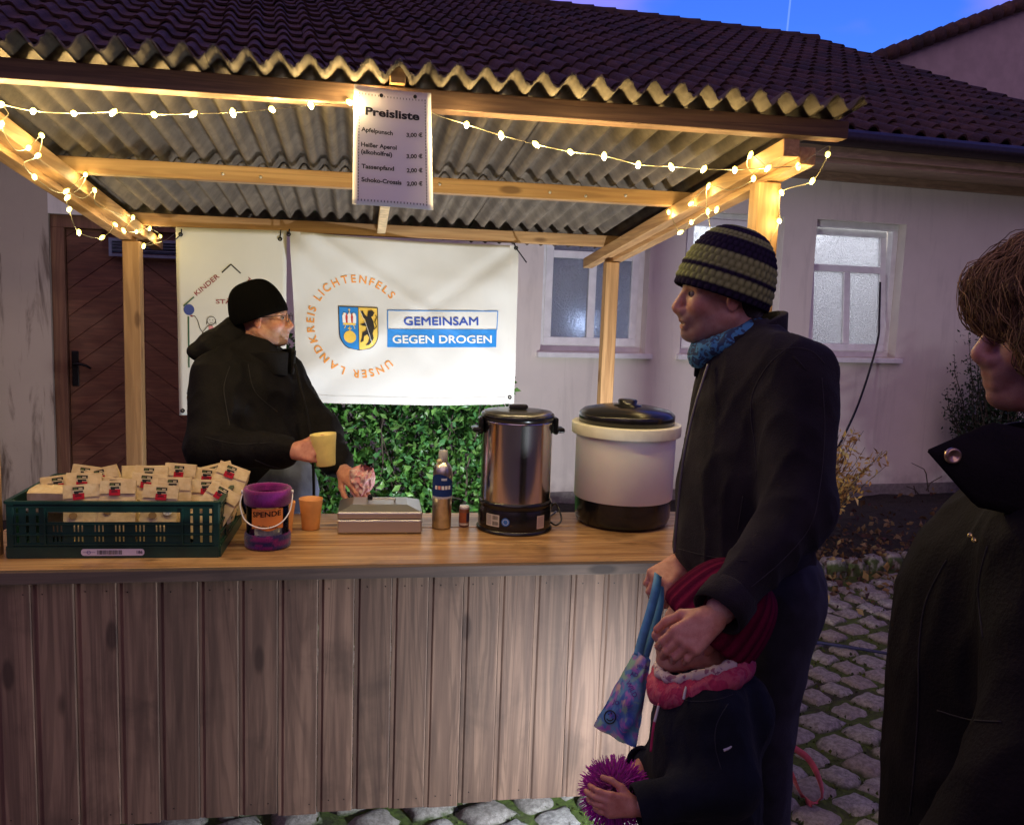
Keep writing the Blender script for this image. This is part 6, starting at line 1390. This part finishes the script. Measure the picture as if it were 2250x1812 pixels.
def strap(pts, w, mat, nm):
    P = smooth_path(pts, 6); rows = []
    for i, p in enumerate(P): t = nrm(P[min(i+1, len(P)-1)]-P[max(i-1, 0)]); s = nrm(np.cross(t, FH)); rows.append((p-s*w/2, p+s*w/2))
    m = MB(); m.grid(lambda u, v: rows[int(round(v*(len(P)-1)))][int(round(u))], 1, len(P)-1); m.build(nm, mat, tote, smooth=True, solid=.002)
M_STRAP = simple('blue_webbing', (.06, .24, .46), .6, bump=.3, bscale=400)
strap([PD(1446, 1262, 2.10), PD(1442, 1290, 2.06), PD(1430, 1340, 2.03), PD(1412, 1400, 2.0), PD(1402, 1440, 1.975)], .021, M_STRAP, 'strap'); strap([PD(1448, 1268, 2.12), PD(1450, 1320, 2.08), PD(1440, 1370, 2.04), PD(1424, 1420, 2.0), PD(1416, 1445, 1.985)], .019, M_STRAP, 'strap')
# ------------------------------------------------------------------ vendor behind the counter
def vendor():
    D = 3.52; J = PD; fwd = RH*math.cos(.50)-FH*math.sin(.50); B = frame_(fwd)
    ft = J(570, 1000, D); ve = T('person', (ft[0], ft[1], .0), 'person with black beanie, glasses and black winter coat behind the counter', 'person')
    H = frame_(RH*math.cos(-.02)-FH*math.sin(-.02), -.06); O = J(578, 699, D-.02); sc = .94; neck = J(560, 775, D)
    sl, el, wl = J(478, 838, 3.36), J(462, 985, 3.26), J(640, 990, 3.14); sr, er, wr = J(620, 835, 3.66), J(700, 955, 3.60), J(752, 1032, 3.42)
    hl = SDF(.01); hand_sdf(hl, wl+nrm(wl-el)*.012, J(706, 990, 3.08)-J(650, 988, 3.12), -FH*.75+UP*.35+RH*.05, UP, .95, 1.02, .05, .7)
    hr = SDF(.01); hand_sdf(hr, wr+nrm(wr-er)*.012, J(790, 1062, 3.36)-J(752, 1032, 3.42), UP*.7-FH*.5, -FH-UP*.2, .6, 1., .06, .6)
    inn = SDF(.03); hip = J(585, 1075, D); inn.cap(neck, J(550, 880, D), .05, .10); inn.cap(J(550, 880, D), hip, .11, .10); inn.chain([sl, el, wl], [.045, .04, .03]); inn.chain([sr, er, wr], [.045, .04, .03])
    body_obj(ve, (.60, .33, .24), (O, H, sc, dict(neck=neck, stubble=(.36, .27, .24), brow=(.2, .18, .17), smile=False)), [hl, hr], inn)
    M_CO = fabric('black_parka', (.007, .0065, .0075), .75, 160, .4, .0)
    S = SDF(.05); S.ell(J(540, 880, D), (.175, .225, .23), B); S.ell(J(560, 1000, D), (.19, .235, .24), B); S.ell(J(550, 1090, D+.02), (.185, .225, .14), B)
    S.cap(J(490, 815, 3.40), J(612, 818, 3.62), .085, None, .06); S.cap(neck, J(550, 850, D), .09, .15, .06); S.chain([sl, el], [.098, .085]); S.chain([el, wl-nrm(wl-el)*.05], [.085, .064]); S.chain([sr, er, wr-nrm(wr-er)*.05], [.092, .08, .06])
    jk = shell(S, .010, 'coat', M_CO, ve, .016, 7., 3.)
    seams(jk, [[(505, 805), (492, 850), (498, 900), (505, 935)], [(560, 1010), (590, 1022), (622, 1030)], [(545, 800), (560, 860), (610, 905)], [(450, 960), (520, 975), (600, 972)]], simple('coat_seam', (.014, .013, .014), .8), .0016)
    S = SDF(.04); HO = J(505, 762, D+.0)
    S.ell(HO, (.10, .15, .062), frame_(RH-FH*.3, .55)); S.ell(J(468, 775, D), (.075, .13, .045), frame_(RH-FH*.3, .3)); S.ell(J(525, 730, D+.01), (.07, .11, .06), frame_(RH-FH*.2, .8)); shell(S, .009, 'hood', M_CO, jk, .008, 11., 6.)
    collar(jk, 'collar', M_CO, J(577, 790, D-.01), frame_(RH-FH*.3, -.0), .118, .105, -.05, .040, .06, .35, 8, .014, .0)
    z = MB(); z.tube(smooth_path([J(648, 800, 3.36), J(660, 850, 3.33), J(672, 900, 3.31), J(682, 960, 3.30), J(688, 1020, 3.31), J(690, 1090, 3.33)], 5), .006, 6); z.build('zip_flap', M_CO, jk, smooth=True)
    pr = [(.107, 0), (.110, .006)]
    for k in range(1, 24): t = k/24; a = t*math.pi/2; pr.append((.1100*math.cos(a)**.62+.001, .012+.140*math.sin(a)**1.1))
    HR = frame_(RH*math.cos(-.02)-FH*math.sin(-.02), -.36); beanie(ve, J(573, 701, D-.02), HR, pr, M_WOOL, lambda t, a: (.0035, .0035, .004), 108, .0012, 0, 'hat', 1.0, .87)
    g = MB(); q = lambda x, y, z: O+H@np.array([x, y, z])
    for s in (-1, 1):
        g.tube([q(.103, s*.032+.023*math.cos(t), .000+.017*math.sin(t)) for t in np.linspace(0, 6.283, 21)], .0016, 5); g.tube([q(.103, s*.055, .006), q(.085, s*.070, .008), q(-.005, s*.080, .004)], .0016, 5)
    g.tube([q(.103, -.009, .004), q(.107, 0, .007), q(.103, .009, .004)], .0014, 5); g.build('glasses', simple('spectacle_frame', (.08, .06, .05), .3, .7), ve, smooth=True)
    S = SDF(.04); M_J2 = fabric('faded_jeans', (.10, .12, .20), .9, 420, .4, .1); S.ell(J(585, 1075, D), (.155, .185, .14), B)
    k1, k2 = J(600, 1090, 3.44), J(580, 1090, 3.62); d = lambda p, z, dx=0: np.array([p[0]+dx, p[1], z]); S.chain([k1, d(k1, .48, .03), d(k1, .08, .03)], [.115, .085, .065]); S.chain([k2, d(k2, .48), d(k2, .08)], [.11, .085, .065])
    S.ell(J(640, 1080, 3.42), (.10, .11, .14), B, .04)
    shell(S, .010, 'jeans', M_J2, ve, .007, 8.)
    for p in (k1, k2): shoe(ve, d(p, .012, .03), fwd, simple('work_boot', (.03, .022, .016), .6))
vendor()
mc = PD(716, 1022, 3.12); mug(mc, M_YELLOW, 'yellow plastic mug held out in a hand behind the counter', .112, .046, frame_(RH, 0.)@ry_(-.10)@rx_(.0))
cl_ = MB(); kc = PD(794, 1056, 3.36); Rk = frame_(RH-FH*.4, .4)
def ragf(u, v):
    a = 2*math.pi*u; rad = .047*(1+.25*mnoise.noise((math.cos(a)*1.5, math.sin(a)*1.5, v*2))+.22*(1-abs(mnoise.noise((math.cos(a)*3.1, math.sin(a)*3.1, v*3.3))))**3)*math.sin(math.pi*(.12+.80*v))**.7; return kc+Rk@np.array([rad*math.cos(a)*.95, rad*math.sin(a)*.8+.012*mnoise.noise((a, v*6, 2)), .055-.115*v+.016*mnoise.noise((math.cos(a)*2.5, math.sin(a)*2.5, v*4))])
cl_.grid(ragf, 90, 40); n = NT('pink_cloth'); v = n.coord(rnd=False); n.set(n.mix(n.ramp(n.noise(v, 55, 3, .5, 1.), .42, .58), (.66, .28, .32), (.74, .52, .52)), .9); n.bump(n.noise(v, 60, 3), .8, .006)
tag(cl_.build('pink_cloth', n.m, None, smooth=True, loc=kc), 'crumpled pink patterned cloth held in a hand over the cash box', 'cloth')
# ------------------------------------------------------------------ passer-by in the dark coat
def passer():
    D = 1.27; J = PD; fwd = -RH; B = frame_(fwd); ft = J(2260, 1500, D)
    pa = T('person', (ft[0], ft[1], .02), 'person with wavy brown hair and dark high collared coat facing the stall', 'person')
    H = frame_(-RH*math.cos(.10)+FH*math.sin(.10), .02); O = J(2332, 730, D); sc = .96; neck = J(2370, 960, D)
    hip, chest = J(2270, 1850, D+.02), J(2290, 1350, D+.02); sl, el, wl = J(2330, 1235, 1.115), J(2300, 1690, 1.04), J(2060, 1960, 1.06); sr, er, wr = J(2260, 1230, 1.46), J(2220, 1600, 1.50), J(2080, 1900, 1.44)
    hl = SDF(.01); hand_sdf(hl, wl, np.array([-.3, .1, -1.]), -FH, UP, .4); hr = SDF(.01); hand_sdf(hr, wr, np.array([-.3, .1, -1.]), -FH, UP, .4)
    inn = SDF(.03); inn.cap(neck, chest, .05, .1); inn.cap(chest, hip, .1, .1); inn.chain([sl, el, wl], [.04, .04, .03]); inn.chain([sr, er, wr], [.04, .04, .03]); inn.cap(sl, sr, .05)
    body_obj(pa, (.60, .34, .27), (O, H, sc, dict(neck=neck, smile=False, brow=(.06, .035, .02), stubble=(.30, .15, .11))), [hl, hr], inn)
    M_DC = fabric('dark_coat', (.0065, .0045, .006), .75, 200, .35, .0)
    S = SDF(.05); S.ell(J(2245, 1420, D+.02), (.172, .20, .24), B); S.ell(J(2235, 1690, D+.02), (.178, .20, .26), B); S.cap(J(2310, 1190, 1.16), J(2260, 1185, 1.40), .075, None, .06); S.cap(J(2320, 1060, D), J(2280, 1250, D), .075, .13, .06)
    S.ell(J(2240, 2000, D+.02), (.185, .21, .35), B); S.chain([sl, el], [.085, .075]); S.chain([el, wl], [.075, .055]); S.chain([sr, er, wr], [.08, .07, .055])
    jk = shell(S, .009, 'coat', M_DC, pa, .009, 8., 9.)
    seams(jk, [[(2080, 1230), (2035, 1320), (2020, 1420), (2018, 1550), (2010, 1680), (2000, 1790)], [(2060, 1560), (2130, 1580), (2200, 1585)], [(2170, 1200), (2150, 1290), (2160, 1400)]], simple('coat_stitching', (.013, .010, .012), .8), .0012)
    # stand-up collar: thick flap whose corner points forward
    P4 = [J(2039, 991, 1.16), J(2178, 930, 1.15), J(2330, 960, 1.10), J(2330, 1150, 1.09), J(2145, 1112, 1.14)]
    m = MB()
    def cf_(u, v):
        top = P4[0]*(1-u)+ (P4[1]*(1-min(1, u*2))+P4[2]*min(1, u*2))*u if False else (P4[0]*(1-u/.42)+P4[1]*(u/.42) if u < .42 else P4[1]*(1-(u-.42)/.58)+P4[2]*((u-.42)/.58)); bot = P4[0]*(1-u/.42)+P4[4]*(u/.42) if u < .42 else P4[4]*(1-(u-.42)/.58)+P4[3]*((u-.42)/.58)
        return top*(1-v)+bot*v-FH*.012*math.sin(math.pi*v)*min(1, u*3)
    m.grid(cf_, 16, 8); m.build('collar', M_DC, jk, smooth=True, solid=.010)
    collar(jk, 'collar', M_DC, J(2350, 1040, D+.03), frame_(fwd, .1), .105, .11, -.04, .06, .05, .6, 2, .012)
    sn = MB(); A = np.stack([RH, UP, -FH], 1); sn.lathe([(.0, .000), (.0045, .001), (.006, .003), (.0085, .004), (.010, .003), (.0105, -.002)], 24, J(2094, 1001, 1.138), A, caps=False); sn.build('snap_button', simple('brass_snap', (.55, .38, .28), .3, .9), jk, smooth=True)
    for x, y in ((2133, 1176), (2142, 1187)): sn = MB(); sn.lathe([(.0, .003), (.003, .002), (.0034, -.002)], 12, J(x, y, 1.14), A, caps=False); sn.build('snap_button', simple('brass_stud', (.7, .55, .2), .25, .9), jk, smooth=True)
    # hair: base volume and loose wavy strands
    M_HA = NT('brown_hair'); n = M_HA; a = n.n('Attribute', attribute_name='col'); n.set(a.outputs['Color'], .62); n.b.inputs['Specular IOR Level'].default_value = .25; n.b.inputs['Anisotropic'].default_value = .5; M_HA = n.m
    S = SDF(.03); P = lambda x, y, z: O+H@(np.array([x, y, z])*sc); S.ell(P(-.02, 0, .048), (.104, .090, .080), H); S.ell(P(-.05, 0, -.03), (.080, .094, .11), H); S.ell(P(.066, 0, .056), (.042, .072, .046), H); S.ell(P(.015, 0, .058), (.094, .092, .074), H); S.ell(P(.03, .06, .0), (.05, .03, .06), H)
    v, f_ = S.mesh(.006); v = wrinkle(v, f_, .013, 17., 3., (1, 1, .6)); np_obj('hair', v, f_, M_HA, pa, np.tile(np.array((.10, .06, .032)), (len(v), 1)))
    from mathutils.kdtree import KDTree
    N = vnormals(v, f_); kd = KDTree(len(v))
    for i, p in enumerate(v): kd.insert(p, i)
    kd.balance(); r_ = random.Random(44); m = MB()
    for k in range(7000):
        i = r_.randrange(len(v)); L0_ = ((v[i]-O)@H)/sc
        if L0_[2] < -.06: continue
        p = v[i]+N[i]*.001; pts = [p]; w_ = r_.uniform(0, 6.28); sw = r_.gauss(0, .5); lift = r_.uniform(.0005, .008) if k % 12 else r_.uniform(.008, .016)
        for j in range(8):
            co_, i2, _ = kd.find(p); nn_ = N[i2]; g_ = np.array([0, 0, -1.])+H[:, 1]*(sw+.9*math.sin(w_+j*1.25))*.6+H[:, 0]*(.25*math.cos(w_+j*1.1)+(.7 if ((p-O)@H)[2] > .09 else 0.)); t2 = nrm(g_-nn_*(g_@nn_)+1e-6); p = np.array(co_)+nn_*lift+t2*.016
            if ((p-O)@H)[2] < -.13: break
            pts.append(p)
        if len(pts) < 4: continue
        sh_ = r_.uniform(.35, 2.1); m.tube(pts, [.0008]+[.0007]*(len(pts)-2)+[.0003], 3, caps=False, col=(.19*sh_, .115*sh_, .06*sh_))
    h_ = m.build('hair_strands', M_HA, pa, smooth=True); h_['kind'] = 'stuff'
    S = SDF(.04); M_TR = fabric('dark_trousers', (.02, .018, .024), .85); kl, kr = J(2270, 1850, 1.17), J(2270, 1850, 1.38); d = lambda p, z: np.array([p[0], p[1], z]); S.chain([d(kl, .9), d(kl, .5), d(kl, .08)], [.10, .075, .06]); S.chain([d(kr, .9), d(kr, .5), d(kr, .08)], [.10, .075, .06]); shell(S, .012, 'trousers', M_TR, pa, .006, 9.)
    for p in (kl, kr): shoe(pa, d(p, .012), fwd, simple('black_shoe', (.02, .02, .02), .5))
passer()
